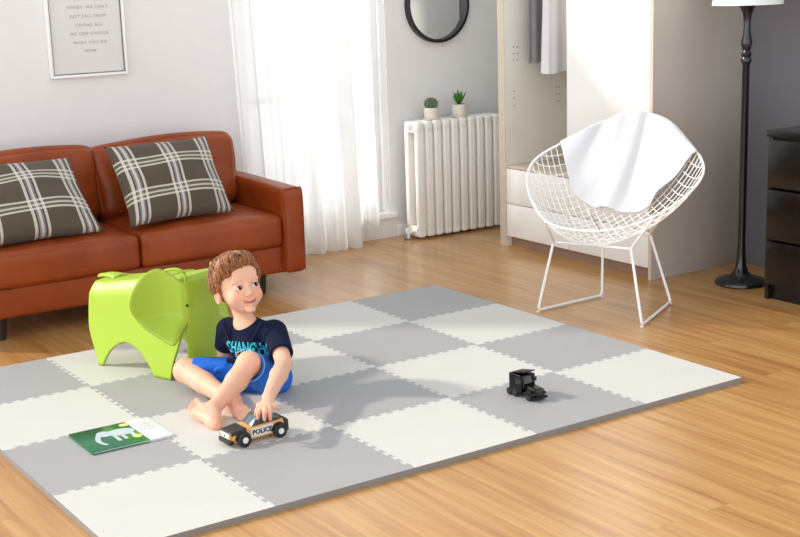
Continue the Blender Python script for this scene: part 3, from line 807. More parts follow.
def fillet(pts, r=.02, n=5):
    P = [Vector(p) for p in pts]; out = [P[0]]
    for i in range(1, len(P) - 1):
        a = P[i] + (P[i - 1] - P[i]).normalized() * min(r, (P[i - 1] - P[i]).length * .45); c = P[i] + (P[i + 1] - P[i]).normalized() * min(r, (P[i + 1] - P[i]).length * .45)
        for k in range(n + 1):
            q = k / n; out.append(a * (1 - q) ** 2 + P[i] * 2 * q * (1 - q) + c * q * q)
    out.append(P[-1]); return out
atl = CW(seat(.62, .10)); atr = CW(seat(.10, .62)); abk = CW(seat(.62, .52)); abr = CW(seat(.42, .80))
b = new(); tube(b, fillet([CW(seat(.32, .0)), AL, FL, BLf, BK, CW(seat(.62, .40))], .022), .0065, 8); obj('side_loop', b, M['white_metal'], ct, world=True)
b = new(); tube(b, fillet([CW(seat(.0, .57)), AR, FR, BRf, BN, CW(seat(.02, .62))], .022), .0065, 8); obj('side_loop', b, M['white_metal'], ct, world=True)
b = new(); tube(b, [AL, AR], .006, 8); obj('stretcher', b, M['white_metal'], ct, world=True)
b = new(); tube(b, [BK, BN], .006, 8); obj('stretcher', b, M['white_metal'], ct, world=True)
for P in (FL, FR, BLf, BRf):
    b = new(); Q = P + (cz0 - P) * .12; lathe(b, [(0, 0), (.008, 0), (.008, .005), (0, .005)], 12, (P.x, P.y, 0.0)); obj('foot_pad', b, M['white_metal'], ct, world=True)

# white throw over the chair back
def throw(u, v):
    """u across (0 left .. 1 right), v from the lower tip over the back (0..1)"""
    s0, t0 = .97, .985
    if v <= .72:
        c = v / .72; w = u
        a = -.17 + 1.94 * w
        top = Vector(rim_st(a, .995))
        pr = [Vector((.985, .365)), Vector((.90, .365)), Vector((.755, .355)), Vector((.635, .435)), Vector((.545, .505)), Vector((.47, .58)), Vector((.40, .66)), Vector((.385, .765)), Vector((.385, .87)), Vector((.385, .985))]
        k = w * (len(pr) - 1); i = min(int(k), len(pr) - 2); fr = k - i
        low = pr[i] * (1 - fr) + pr[i + 1] * fr
        st = low * (1 - c) + top * c
        e = 1e-3
        P = seat(st.x, st.y)
        n = (P - seat(st.x - e, st.y)).cross(P - seat(st.x, st.y - e))
        n = n.normalized() if n.length > 0 else Vector((1, 0, .6))
        if n.dot(Vector((1, 0, .6))) < 0: n = -n
        rip = math.sin(PI * w) ** .6
        fold = .022 * math.sin(17 * w + 1.2 * c) * (.45 + .55 * (1 - c)) * rip + .010 * math.sin(33 * w - 2 * c) * rip
        return CW(P + n * (.021 + max(-.012, fold)) + Vector((0, 0, .006 * c)))
    q = (v - .72) / .28
    P = Vector(throw(u, .72)); c0 = cz0 + Vector((0, 0, 0))
    out = -ca * (.022 * math.sin(min(1, q * 3) * PI / 2))
    edge_f = math.sin(PI * u)
    roll = Vector((0, 0, .010 * math.sin(min(1, q * 6) * PI)))
    drop = Vector((0, 0, -.26 * q * (.25 + .75 * edge_f)))
    return P + out * (1 + q * .6) + roll + drop + ca * (-.018 * q * math.sin(13 * u)) - ca * .03 * min(1, q * 3)
b = new(); grid(b, throw, 80, 70); o = obj('white_throw', b, M['cloth_white'], angle=180); thicken(o, .004, 1)
tag(o, 'plain white cloth draped over the back of the wire chair', 'cloth')
# ------------------------------------------------------------------ green elephant seat
EO = Vector((-1.743, 1.797, TH + .002)); eh = Vector((.344, -.939, 0)).normalized(); el = Vector((.939, .344, 0)).normalized()
t = thing('elephant_seat', 'lime green moulded elephant stool standing on the mat behind the boy', 'stool', tuple(EO), math.atan2(eh.y, eh.x))
G = M['green']
def sm(a, b_, x):
    q = max(0, min(1, (x - a) / (b_ - a))); return q * q * (3 - 2 * q)
def ebody(u, v):
    x = -.035 + .525 * u; tt = 2 * v - 1; side = 1 if tt > 0 else -1; q = abs(tt)
    zt = .340 + .16 * max(0, x)
    # lower edge: rear foot, arch, front foot
    if x < .0: zb = 0
    elif x < .165: zb = .115 * math.sin(x / .165 * PI / 2) ** 1.0
    elif x < .32: zb = .115 * math.cos((x - .165) / .155 * PI / 2) ** .75
    else: zb = 0
    wt = .082
    if q < .30:
        y = wt * q / .30; z = zt + .004 * (1 - (q / .3) ** 2)
    else:
        k = (q - .30) / .70
        z1 = zt - (zt - zb) * (k ** 1.0)
        fall = (zt - z1) / zt
        rr = min(1, fall / .16)
        y = wt + .03 * math.sin(rr * PI / 2) + .018 * fall ** 2
        z = z1
    fr = (zt - z) / zt
    xo = x
    if u < .25: xo -= (.022 * math.sin(PI * min(1, fr * 1.0)) ** 1.0 * (1 - u / .25)) - .03 * sm(.5, 1, fr) * (1 - u / .25)
    if u > .8 and True: xo += -.075 * sm(.4, 1, fr) * (u - .8) / .2
    return Vector((xo, side * y, z))
b = new(); grid(b, ebody, 72, 96)
# the upper front is open under the head and ears
bmesh.ops.delete(b, geom=[f for f in b.faces if f.calc_center_median().x > .375 and f.calc_center_median().z > .21], context='FACES')
o = obj('body', b, G, t, angle=180); thicken(o, .010, -1)
prof = [(.345, .392), (.40, .405), (.45, .416), (.48, .412), (.497, .392), (.503, .36), (.505, .30), (.505, .25), (.503, .20), (.50, .14), (.496, .08), (.492, .03), (.49, .0)]
wid = [.09, .094, .097, .098, .097, .096, .095, .094, .092, .088, .084, .081, .08]
def head_(u, v):
    k = v * (len(prof) - 1); i = min(int(k), len(prof) - 2); f = k - i
    sp = lambda a, c: a * (1 - f) + c * f
    x, z, w = sp(prof[i][0], prof[i + 1][0]), sp(prof[i][1], prof[i + 1][1]), sp(wid[i], wid[i + 1])
    dx, dz = prof[i + 1][0] - prof[i][0], prof[i + 1][1] - prof[i][1]; L_ = math.hypot(dx, dz)
    nx, nz = -dz / L_, dx / L_        # outward normal of the centre line
    nx, nz = (-nx, -nz) if nx < -.01 else (nx, nz)
    if v < .2: nx, nz = 0.15 * sm(.1, .25, v), 1
    a = (2 * u - 1) * R(78)
    d = .022 + .016 * sm(.5, 1, v)
    return Vector((x - nx * d * (1 - math.cos(a)), w * math.sin(a), z - nz * d * .5 * (1 - math.cos(a))))
b = new(); grid(b, head_, 40, 72); o = obj('head', b, G, t, angle=180); thicken(o, .010, -1)
# ears: traced as flat outlines, then cupped and swept back
outl = [(190, 292), (185, 288.5), (179, 283.5), (172, 279), (165, 276.8), (157, 279), (149, 285), (142.5, 294), (139.5, 303), (140, 311), (144, 320), (150, 327.5), (158, 334), (167, 340), (176, 344.5), (181, 343), (185, 337), (191, 329), (194, 320), (195, 309), (194, 298)]
def ear(sgn):
    P = [Vector(((190 - x) / 242, .298 - (y - 313) / 240, 0)) for x, y in outl]
    P = smoothline(P, 3, True)
    b = new(); n = len(P); c = Vector((.088, .312, 0)); rings = []
    J = Vector((.490, -.092, 0)); e1 = Vector((-.75, -.66, 0)).normalized(); nn = Vector((.66, -.75, 0)).normalized()
    def place(q):
        d, z = q.x, q.y
        tuck = -.014 * sm(.012, -.004, d) if False else -.014 * (1 - sm(-.002, .014, d))
        cup = .055 * max(0, d / .21) ** 2.0 - .03 * math.sin(PI * max(0, min(1, d / .21)))
        low = max(0, (.262 - z) / .09)
        off = tuck + cup + .085 * low * sm(-.01, .05, d)
        p = J + e1 * d + nn * off + Vector((0, 0, z))
        return Vector((p.x, p.y * (1 if sgn > 0 else -1), p.z - (0 if sgn > 0 else .03)))
    vc = b.verts.new(place(c)); K = 12
    for k in range(1, K + 1):
        rings.append([b.verts.new(place(c.lerp(q, k / K))) for q in P])
    for i in range(n):
        j = (i + 1) % n; b.faces.new((vc, rings[0][i], rings[0][j]))
        for A, B in zip(rings, rings[1:]): b.faces.new((A[i], B[i], B[j], A[j]))
    o = obj('ear', b, G, t, angle=180); thicken(o, .010, 0)
    b = new(); pts = [place(Vector(((190 - x) / 242, .298 - (y - 313) / 240, 0))) for x, y in ((172, 279), (181, 277.6), (187.5, 279), (190.5, 283), (190.5, 288), (190, 292))]
    tube(b, smoothline(pts, 4), .006, 10); obj('ear_loop', b, G, t, angle=180)
ear(1); ear(-1)
b = new()
def tail(u, v):
    x = .03 - .125 * u; w = .04 * (1 - .6 * u)
    return Vector((x, (2 * v - 1) * w, .345 + .006 * math.sin(u * 4) - .004 * u + .008 * (1 - (2 * v - 1) ** 2)))
grid(b, tail, 12, 8); o = obj('tail', b, G, t, angle=180); thicken(o, .009, 0)
for s_ in (-1, 1):
    hp = head_(.5 + s_ * .42, .52); b = new(); lathe(b, [(0, -.002), (.0055, -.002), (.005, .004), (0, .0045)], 14, (hp.x + .001, hp.y + s_ * .002, .302), rot=(0, R(90), s_ * R(70))); obj('eye', b, M['eye_black'], t)

# ------------------------------------------------------------------ wooden police car
chd = Vector((-.998, -.055, 0)).normalized()
CARO = Vector((-1.7645, .563, TH))
t = thing('toy_police_car', 'wooden toy police car with teal roof under the boy\'s hand', 'toy car', tuple(CARO), math.atan2(chd.y, chd.x))
def side_prism(b, prof, y0, y1, bev=.003, mi=0):
    q = new(); A = [q.verts.new((x, y0, z)) for x, z in prof]; B = [q.verts.new((x, y1, z)) for x, z in prof]; n = len(prof)
    q.faces.new(A); q.faces.new(B[::-1])
    for i in range(n): q.faces.new((A[i], B[i], B[(i + 1) % n], A[(i + 1) % n]))
    bmesh.ops.recalc_face_normals(q, faces=q.faces)
    if bev: bmesh.ops.bevel(q, geom=q.edges[:], offset=bev, segments=3, profile=.5, affect='EDGES')
    for f in q.faces: f.material_index = mi
    return merge(b, q)
RW = .0245
b = new(); side_prism(b, [(-.100, .016), (.112, .016), (.117, .03), (.115, .05), (.04, .057), (-.085, .06), (-.104, .05)], -.037, .037, .005); body = obj('body', b, M['carwood'], t)
b = new(); side_prism(b, [(.055, .0455), (.1165, .040), (.1165, .0515), (.112, .0535), (.056, .0605)], -.0378, .0378, .003); obj('hood', b, M['car_black'], t)
b = new(); side_prism(b, [(.034, .0578), (.006, .0885), (-.045, .0905), (-.080, .066), (-.085, .0595)], -.033, .033, .005); obj('cabin', b, M['car_glass'], t)
for y in (-.0335, .0335):
    b = new(); side_prism(b, [(-.047, .066), (.004, .066), (-.004, .080), (-.042, .081)], y - .0008, y + .0008, .0005); obj('side_window', b, M['car_black'], t)
for y in (-.0372, .0372):
    b = new(); side_prism(b, [(-.046, .020), (.040, .020), (.040, .052), (-.046, .054)], y - .0006, y + .0006, 0); pn = obj('door_panel', b, M['hub'], t)
    b = text_bm('POLICE', .0235, 1.0, .0006, .0008)
    if y > 0: b.transform(Matrix.Translation((-.003, y + .0009, .0365)) @ Matrix.Rotation(PI, 4, 'Z') @ Matrix.Rotation(R(90), 4, 'X'))
    else: b.transform(Matrix.Translation((-.003, y - .0009, .0365)) @ Matrix.Rotation(R(90), 4, 'X'))
    obj('police_lettering', b, M['car_black'], pn, smooth=False)
    b = new(); bx(b, -.047, .041, y - .0008, y + .0008, .0175, .0225); obj('sill_stripe', b, M['carwood'], t, smooth=False)
for y in (-.0375, .0375):
    for x, a0 in ((.073, 1), (-.067, 1)):
        b = new(); s_ = 1 if y > 0 else -1
        pts = [(RW * 1.2 * math.cos(a), RW * 1.2 * math.sin(a) + .0235) for a in [PI * i / 14 for i in range(15)]]
        side_prism(b, [(x + px_, pz_) for px_, pz_ in pts], y - .0015, y + .0015, .0008); obj('wheel_arch', b, M['car_black'], t)
b = new(); bx(b, .113, .1205, -.03, .03, .030, .0475, .002); gr = obj('grille', b, M['hub'], t)
b = new(); lathe(b, [(0, 0), (.004, 0), (.004, .0015), (0, .0015)], 6, (.1205, 0, .039), rot=(0, R(90), 0)); obj('badge', b, M['car_black'], gr)
for y in (-.031, .031):
    b = new(); bx(b, .109, .121, y - .006, y + .006, .031, .047, .002); obj('corner_lamp', b, M['car_lamp'], t)
b = new(); bx(b, .106, .1245, -.0385, .0385, .012, .0275, .003); obj('bumper', b, M['rubber'], t)
b = new(); side_prism(b, [(-.108, .014), (-.098, .014), (-.086, .0575), (-.098, .0615), (-.108, .052)], -.0385, .0385, .003); obj('rear_panel', b, M['car_black'], t)
for x in (.073, -.067):
    for s_ in (-1, 1):
        b = new(); lathe(b, [(0, -.009), (RW - .003, -.009), (RW, -.006), (RW, .006), (RW - .003, .009), (RW * .62, .0092), (RW * .58, .007), (0, .007)], 36, (x, s_ * .0475, RW), rot=(-s_ * R(90), 0, 0)); w_ = obj('wheel', b, M['rubber'], t)
        b = new(); lathe(b, [(0, .007), (RW * .44, .007), (RW * .42, .0105), (RW * .2, .0115), (0, .0115)], 24, (x, s_ * .0475, RW), rot=(-s_ * R(90), 0, 0)); obj('hub_cap', b, M['hub'], w_)

# ------------------------------------------------------------------ black toy truck
tdir = Vector((.05, -.998, 0)).normalized()
t = thing('toy_truck', 'small black toy truck standing alone on a grey foam tile', 'toy truck', (-.772, .335, TH), math.atan2(tdir.y, tdir.x))
K_ = M['truck']
b = new(); bx(b, -.062, .066, -.018, .018, .010, .022, .002); bx(b, -.07, -.06, -.026, .026, .012, .02, .002); obj('chassis', b, K_, t)
b = new(); side_prism(b, [(-.058, .020), (.010, .020), (.012, .050), (.006, .082), (.0, .086), (-.058, .086)], -.033, .033, .003); cab = obj('cab', b, K_, t)
b = new(); side_prism(b, [(.0118, .054), (.0138, .054), (.0085, .079), (.0065, .079)], -.027, .027, 0); obj('windscreen', b, M['black'], cab)
for y in (-.0335, .0335):
    b = new(); bx(b, -.02, .004, y - .001, y + .001, .052, .074, .0005); obj('side_window', b, M['black'], cab)
b = new(); side_prism(b, [(-.05, .0865), (-.048, .0895), (.02, .102), (.022, .0985)], -.026, .026, .001); obj('roof_spoiler', b, K_, t)
b = new(); side_prism(b, [(.0125, .018), (.068, .016), (.072, .03), (.068, .044), (.014, .052)], -.021, .021, .004); obj('hood', b, K_, t)
for s_ in (-1, 1):
    b = new(); pts = [(.046 + .022 * math.cos(a), .019 + .020 * math.sin(a)) for a in [PI * i / 12 for i in range(13)]]
    side_prism(b, pts, s_ * .026 - .008, s_ * .026 + .008, .002); obj('fender', b, K_, t)
    b = new(); lathe(b, [(0, 0), (.005, 0), (.004, .003), (0, .003)], 12, (.0715, s_ * .027, .028), rot=(0, R(90), 0)); obj('headlamp', b, M['truck_trim'], t)
    b = new(); bx(b, .008, .014, s_ * .036 - .004, s_ * .036 + .004, .056, .071, .001); obj('side_mirror', b, M['truck_trim'], t)
    for x, r in ((.046, .0145), (-.028, .0145), (-.058, .0145)):
        b = new(); lathe(b, [(0, -.007), (r - .002, -.007), (r, -.005), (r, .005), (r - .002, .007), (0, .007)], 24, (x, s_ * .027, r), rot=(R(90), 0, 0)); w_ = obj('wheel', b, M['rubber'], t)
        b = new(); lathe(b, [(0, .007), (r * .5, .007), (r * .4, .009), (0, .009)], 16, (x, s_ * .027, r), rot=(-s_ * R(90), 0, 0)); obj('hub_cap', b, M['truck_trim'], w_)
    b = new(); tube(b, [(.0155, s_ * .025, .04), (.0155, s_ * .025, .088)], .003, 8); obj('exhaust_stack', b, M['truck_trim'], t)
b = new(); bx(b, .071, .0755, -.016, .016, .020, .042, .001); gr = obj('grille', b, M['truck_trim'], t)
b = new(); bx(b, .068, .079, -.034, .034, .008, .0185, .002); obj('bumper', b, K_, t)
# ------------------------------------------------------------------ the boy
def npv(v): return np.array([v[0], v[1], v[2]], dtype=np.float64)
CR_, CU_, CF_ = npv(c_r), npv(c_u), npv(c_f)
def atd(x, y, d): return npv(at(x, y, d))
def atz(x, y, z):
    """the point at height z seen at picture pixel (x, y)"""
    d = c_f + c_r * ((x - 400) / FPX) - c_u * ((y - 268.5) / FPX)
    return npv(CAM_LOC + d * ((z - CAM_LOC.z) / d.z))
def unit(v): return v / np.linalg.norm(v)

class Field:
    """a signed distance grid; solids are blended into it and then skinned as one mesh"""
    def __init__(s, lo, hi, h):
        s.lo = np.array(lo, float); s.h = h
        s.n = np.ceil((np.array(hi) - s.lo) / h).astype(int) + 1
        s.F = np.full(s.n, .2, np.float32)
    def sub(s, lo, hi):
        a = np.clip(np.floor((lo - s.lo) / s.h).astype(int), 0, s.n - 1); b = np.clip(np.ceil((hi - s.lo) / s.h).astype(int) + 1, 1, s.n)
        sl = tuple(slice(i, j) for i, j in zip(a, b))
        ax = [s.lo[i] + s.h * np.arange(a[i], b[i]) for i in range(3)]
        X = np.stack(np.meshgrid(*ax, indexing='ij'), -1)
        return sl, X
    def put(s, fn, lo, hi, k, op='add'):
        m = k + .012
        sl, X = s.sub(np.array(lo) - m, np.array(hi) + m)
        if X.size == 0: return
        d = fn(X).astype(np.float32); A = s.F[sl]
        if op == 'add':
            if k > 0:
                q = np.clip(.5 + .5 * (A - d) / k, 0, 1); s.F[sl] = A * (1 - q) + d * q - k * q * (1 - q)
            else: s.F[sl] = np.minimum(A, d)
        else:
            d = -d
            if k > 0:
                q = np.clip(.5 - .5 * (A - d) / k, 0, 1); s.F[sl] = A * (1 - q) + d * q + k * q * (1 - q)
            else: s.F[sl] = np.maximum(A, d)
    def cone(s, a, b, ra, rb, k=.01, op='add', planes=(), frame=None, flat=1.0):
        """tapered limb from a to b; frame/flat: squeezed along one axis; planes (point, normal) trim it"""
        a, b = np.array(a, float), np.array(b, float); r = max(ra, rb)
        def fn(X):
            P, A, B = X - a, np.zeros(3), b - a
            if frame is not None:
                P = P + np.tensordot(P, frame, ([-1], [0]))[..., None] * frame * (flat - 1)
                B = B + B.dot(frame) * frame * (flat - 1)
            L = max(B.dot(B), 1e-12); t = np.clip((P @ B) / L, 0, 1)
            d = np.linalg.norm(P - t[..., None] * B, axis=-1) - (ra + (rb - ra) * t)
            for p0, nn in planes: d = np.maximum(d, (X - p0) @ nn)
            return d
        s.put(fn, np.minimum(a, b) - r, np.maximum(a, b) + r, k, op)
    def ell(s, c, axes, radii, k=.01, op='add', planes=()):
        c = np.array(c, float); Rm = np.array(axes); rd = np.array(radii, float)
        def fn(X):
            q = (X - c) @ Rm.T
            k0 = np.linalg.norm(q / rd, axis=-1); k1 = np.linalg.norm(q / rd ** 2, axis=-1) + 1e-9
            d = k0 * (k0 - 1) / k1
            for p0, nn in planes: d = np.maximum(d, (X - p0) @ nn)
            return d
        r = max(radii); s.put(fn, c - r, c + r, k, op)
    def chain(s, pts, rad, k=.006, **kw):
        for i in range(len(pts) - 1): s.cone(pts[i], pts[i + 1], rad[i], rad[i + 1], k if i else k, **kw)
    def floor(s, z):
        zz = s.lo[2] + s.h * np.arange(s.n[2]); s.F = np.maximum(s.F, (z - zz)[None, None, :].astype(np.float32))
    def mesh(s):
        F = s.F; I = F < 0
        c = np.zeros(tuple(s.n - 1), np.uint8)
        for dx in (0, 1):
            for dy in (0, 1):
                for dz in (0, 1): c += I[dx:s.n[0] - 1 + dx, dy:s.n[1] - 1 + dy, dz:s.n[2] - 1 + dz]
        cells = np.argwhere((c > 0) & (c < 8)); idx = np.full(tuple(s.n - 1), -1, np.int64); idx[tuple(cells.T)] = np.arange(len(cells))
        corner = np.array([[i, j, k] for i in (0, 1) for j in (0, 1) for k in (0, 1)])
        val = np.stack([F[tuple((cells + q).T)] for q in corner], 1).astype(np.float64)
        acc = np.zeros((len(cells), 3)); cnt = np.zeros(len(cells))
        for i in range(8):
            for j in range(i + 1, 8):
                if np.abs(corner[i] - corner[j]).sum() != 1: continue
                m = (val[:, i] < 0) != (val[:, j] < 0)
                t = val[m, i] / (val[m, i] - val[m, j])
                acc[m] += corner[i] + t[:, None] * (corner[j] - corner[i]); cnt[m] += 1
        V = (cells + acc / cnt[:, None]) * s.h + s.lo
        Q = []
        for ax in range(3):
            u, w = (ax + 1) % 3, (ax + 2) % 3
            sa = [slice(None)] * 3; sb = [slice(None)] * 3; sa[ax] = slice(0, -1); sb[ax] = slice(1, None)
            e = np.argwhere(I[tuple(sa)] != I[tuple(sb)])
            e = e[(e[:, u] > 0) & (e[:, w] > 0) & (e[:, u] < s.n[u] - 1) & (e[:, w] < s.n[w] - 1)]
            inside = I[tuple(e.T)]
            du = np.zeros(3, int); du[u] = 1; dw = np.zeros(3, int); dw[w] = 1
            q = np.stack([idx[tuple((e - du - dw).T)], idx[tuple((e - dw).T)], idx[tuple(e.T)], idx[tuple((e - du).T)]], 1)
            q[~inside] = q[~inside][:, ::-1]; Q.append(q)
        Q = np.concatenate(Q); Q = Q[(Q >= 0).all(1)]
        return V, Q
def mesh_obj(name, V, Q, m, parent, col=None):
    inv = np.array(TM[parent].inverted()); V2 = V @ inv[:3, :3].T + inv[:3, 3]
    me = bpy.data.meshes.new(name); me.from_pydata(V2.tolist(), [], Q.tolist()); me.update()
    if col is not None:
        a = me.color_attributes.new('Col', 'FLOAT_COLOR', 'POINT'); a.data.foreach_set('color', np.concatenate([col, np.ones((len(col), 1))], 1).astype(np.float32).ravel())
    o = bpy.data.objects.new(name, me); COL.objects.link(o); me.materials.append(m); me.shade_smooth(); o.parent = parent; TM[o] = TM[parent]
    md = o.modifiers.new('relax', 'SMOOTH'); md.factor = .5; md.iterations = 2
    return o

# joints, laid out against the mat
pel = atd(264, 371, 5.03); che = atd(251, 341, 5.0); nec = atd(246, 320, 4.985)
shR, shL = atd(228, 330, 5.035), atd(275, 333, 4.95)
elR, haR = atd(225, 354, 5.10), atz(232, 383, TH + .012)
elL, wrL = atd(284, 364, 4.80), atz(268.5, 397, .150)
hipR, hipL = atd(253, 377, 5.02), atd(272, 377, 4.99)
knR, anR = atd(186, 371, 5.02), atz(233, 402, TH + .032)
knL, anL = atd(248.5, 364, 4.83), atd(212.5, 410, 4.665)
heL, toL = atz(216.5, 424.5, TH + .016), atd(192, 403.5, 4.70)
heR, toR = atz(231, 406, TH + .018), atz(240, 412.5, TH + .012)
lat = unit(shL - shR); upv = unit(nec - pel); fro = unit(np.cross(lat, upv)); upv = np.cross(fro, lat)
bt_ = thing('boy', 'boy in navy t-shirt and blue shorts sitting on the mat, looking up and sideways', 'person', (float(pel[0]), float(pel[1]), TH))
bt_.name = 'person'

# head frame
X_, Y_, Z_ = CR_, CU_, -CF_
psi, phi, rho = R(29), R(5), R(12)
hf = math.sin(psi) * math.cos(phi) * X_ + math.sin(phi) * Y_ + math.cos(psi) * math.cos(phi) * Z_
u0 = unit(Y_ - Y_.dot(hf) * hf); l0 = np.cross(u0, hf)
hu = math.cos(rho) * u0 - math.sin(rho) * l0; hl = math.cos(rho) * l0 + math.sin(rho) * u0
HC = atd(236.5, 283, 4.97)
HM = np.stack([hl, hf, hu])           # rows: left, forward, up
def hp(l, f, u): return HC + hl * l + hf * f + hu * u

lo = np.array([-1.98, .40, TH - .004]); hi = np.array([-1.36, 1.34, .56])
B = Field(lo, hi, .0023)
# torso (inside the shirt), neck
B.cone(pel + upv * .02, che, .072, .074, .03, frame=fro, flat=1.2); B.cone(che, nec - upv * .045, .074, .055, .03, frame=fro, flat=1.2)
B.cone(shR + (shL - shR) * .1, shL + (shR - shL) * .1, .036, .036, .03)
B.cone(nec - upv * .035, hp(0, -.022, -.055), .036, .037, .02)
# arms
B.chain([shR, elR, haR + np.array([0, 0, .03])], [.034, .028, .022], .012)
B.chain([shL, elL], [.036, .030], .012); B.chain([elL, elL + (wrL - elL) * .35, wrL], [.0305, .0315, .0215], .01)
# right hand flat on the mat behind the thigh
side = unit(np.cross(haR - elR, np.array([0, 0, 1.]))); fw = unit(np.array([CR_[0] * -.6 - CF_[0] * .3, CR_[1] * -.6 - CF_[1] * .3, 0]))
pc = haR + fw * .02; sd_ = np.cross(np.array([0, 0, 1.]), fw)
B.ell(pc, np.stack([fw, sd_, np.array([0, 0, 1.])]), (.034, .03, .0125), .012)
for q, L_ in ((-1.5, .045), (-.5, .052), (.5, .05), (1.5, .04)):
    r0 = pc + fw * .018 + sd_ * q * .0145
    B.chain([r0, r0 + fw * L_ * .55 + sd_ * q * .003, r0 + fw * L_ + sd_ * q * .005 - np.array([0, 0, .003])], [.0075, .007, .0055], .003)
B.chain([pc + sd_ * .02 - fw * .01, pc + sd_ * .042 + fw * .008, pc + sd_ * .05 + fw * .026], [.009, .008, .006], .004)
# left hand reaching down on the car roof
ROOF = TH + .0905
kn = [atz(261.5, 408.5, ROOF + .038), atz(265.5, 409.5, ROOF + .039), atz(269.8, 409.3, ROOF + .037), atz(273.8, 407, ROOF + .034)]
tips = [atz(257.6, 418.3, ROOF + .0055), atz(264.6, 419.8, ROOF + .0055), atz(270.2, 419.2, ROOF + .0055), atz(279.6, 409, ROOF + .018)]
pal = (kn[1] + kn[2]) / 2 * .55 + wrL * .45
pn_ = unit(np.cross(kn[3] - kn[0], wrL - kn[1])); pn_ = pn_ if pn_[2] > 0 else -pn_
B.cone(wrL, pal, .0205, .019, .008, frame=pn_, flat=1.35)
for i in range(4): B.cone(wrL + (kn[i] - wrL) * .3, kn[i], .0125, .0088, .007)
for i in range(4):
    mid = kn[i] * .5 + tips[i] * .5 + (np.array([0, 0, .009]) - CF_ * .004 if i < 3 else np.array([0, 0, .006]))
    m2 = mid * .45 + tips[i] * .55 + np.array([0, 0, .003])
    B.chain([kn[i], mid, m2, tips[i]], [.0088, .0078, .0072, .0058], .0025)
th0 = wrL + (kn[0] - wrL) * .25
B.chain([th0, atz(259.3, 405.5, ROOF + .036), atz(257.2, 411, ROOF + .024), atz(255.6, 414.6, ROOF + .0065)], [.0115, .0098, .0082, .0062], .004)
# legs
B.chain([hipR, knR], [.058, .046], .02); B.cone(knR, knR + (anR - knR) * .4, .044, .041, .02); B.cone(knR + (anR - knR) * .4, anR, .041, .026, .012)
B.chain([hipL, knL], [.056, .041], .02)
sh_ = unit(anL - knL); cal = knL + (anL - knL) * .38 + CF_ * .010 + CR_ * .004
B.cone(knL, cal, .0425, .0395, .02); B.cone(cal, anL, .0395, .0255, .014)
B.ell(knL - CF_ * .008 - sh_ * .01, np.eye(3), (.036, .036, .036), .02)
# left foot: heel on the mat, toes lifted to the left
def foot(he, an, to, width_dir, k=1.0):
    d = unit(to - he); L_ = np.linalg.norm(to - he); w = unit(width_dir - width_dir.dot(d) * d); up = np.cross(w, d); up = up if up.dot(an - he) > 0 else -up
    B.cone(he, he + d * .01 + (an - he) * .5, .0225, .024, .014); B.cone(an, he + (an - he) * .3, .0255, .025, .014)
    B.cone(an + d * .004, he + d * L_ * .58 + up * .014, .025, .0185, .018, frame=w, flat=.85)
    ball = he + d * L_ * .68 + up * .002
    B.cone(he + d * .02 + w * .004, ball - w * .014, .0195, .0165, .014); B.cone(he + d * .02, ball + w * .016, .0195, .0155, .014); B.cone(ball - w * .014, ball + w * .016, .0165, .0150, .012)
    for i, (q, L2, r) in enumerate(((-.020, .36, .0105), (-.0075, .37, .008), (.0035, .345, .0076), (.0135, .305, .0072), (.0225, .255, .0068))):
        r0 = ball + w * q * .9 + up * .003; tip = he + d * L_ * (.68 + L2 * .95) + w * q * 1.12 + up * .006
        B.chain([r0, r0 * .4 + tip * .6 + up * .004, tip], [r * 1.05, r * .95, r * .98], .003)
wdir = -CF_ * .75 - CU_ * .55 + CR_ * .2
foot(heL, anL, toL, wdir)
foot(heR, anR, toR + unit(toR - heR) * .045, CU_ * .3 + CR_ * .8)
# head
def E(c, r, k=.012, op='add'): B.ell(hp(*c), HM, r, k, op)
E((0, -.010, .020), (.082, .097, .083), .02); E((0, .020, -.028), (.068, .079, .078), .02)
E((0, .046, -.082), (.040, .042, .034), .022)
for s in (-1, 1):
    E((s * .036, .055, -.056), (.031, .034, .030), .018); E((s * .030, .082, .002), (.026, .012, .010), .012)
    E((s * .083, -.008, -.036), (.011, .020, .030), .006); E((s * .092, .000, -.034), (.006, .011, .018), .005, 'sub')
E((0, .090, .030), (.05, .012, .03), .02)
for s in (-1, 1): E((s * .033, .107, -.019), (.019, .017, .0125), .012, 'sub')
B.cone(hp(0, .094, -.012), hp(0, .107, -.046), .0075, .0105, .010); E((0, .108, -.048), (.0115, .011, .0095), .006)
for s in (-1, 1):
    E((s * .0115, .101, -.051), (.0075, .009, .0065), .005); E((s * .0055, .108, -.0585), (.003, .004, .0025), .002, 'sub')
    B.ell(hp(s * .033, .0845, -.020), HM, (.0175, .0165, .0155), .004)
    B.ell(hp(s * .033, .104, -.0205), HM, (.0150, .013, .0078), .002, 'sub')
mth = [(-.026, .0850, -.0715), (-.014, .0955, -.0780), (0, .0990, -.0800), (.014, .0955, -.0775), (.026, .0850, -.0705)]
B.chain([hp(x, y - .003, z + .004) for x, y, z in mth], [.0022, .0044, .0046, .0044, .0022], .006)
B.chain([hp(x * .85, y - .003, z - .0055) for x, y, z in mth], [.0022, .0048, .0056, .0048, .0022], .006)
B.chain([hp(x, y + .004, z) for x, y, z in mth], [.0012, .0026, .003, .0026, .0012], .0015, op='sub')
E((0, .083, -.108), (.018, .014, .012), .014)
B.floor(TH + .0008)
V, Q = B.mesh()
H_ = (V - HC) @ HM.T
col = np.tile(np.array(srgb(232, 182, 154)[:3]), (len(V), 1))
def tint(mask, c):
    global col
    m = np.clip(mask, 0, 1)[:, None]; col = col * (1 - m) + np.array(srgb(*c)[:3]) * m
def near(P, r0, r1): return 1 - np.clip((np.linalg.norm(V - P, axis=1) - r0) / (r1 - r0), 0, 1)
for s in (-1, 1): tint(.40 * near(hp(s * .045, .085, -.055), .006, .032), (228, 140, 122))
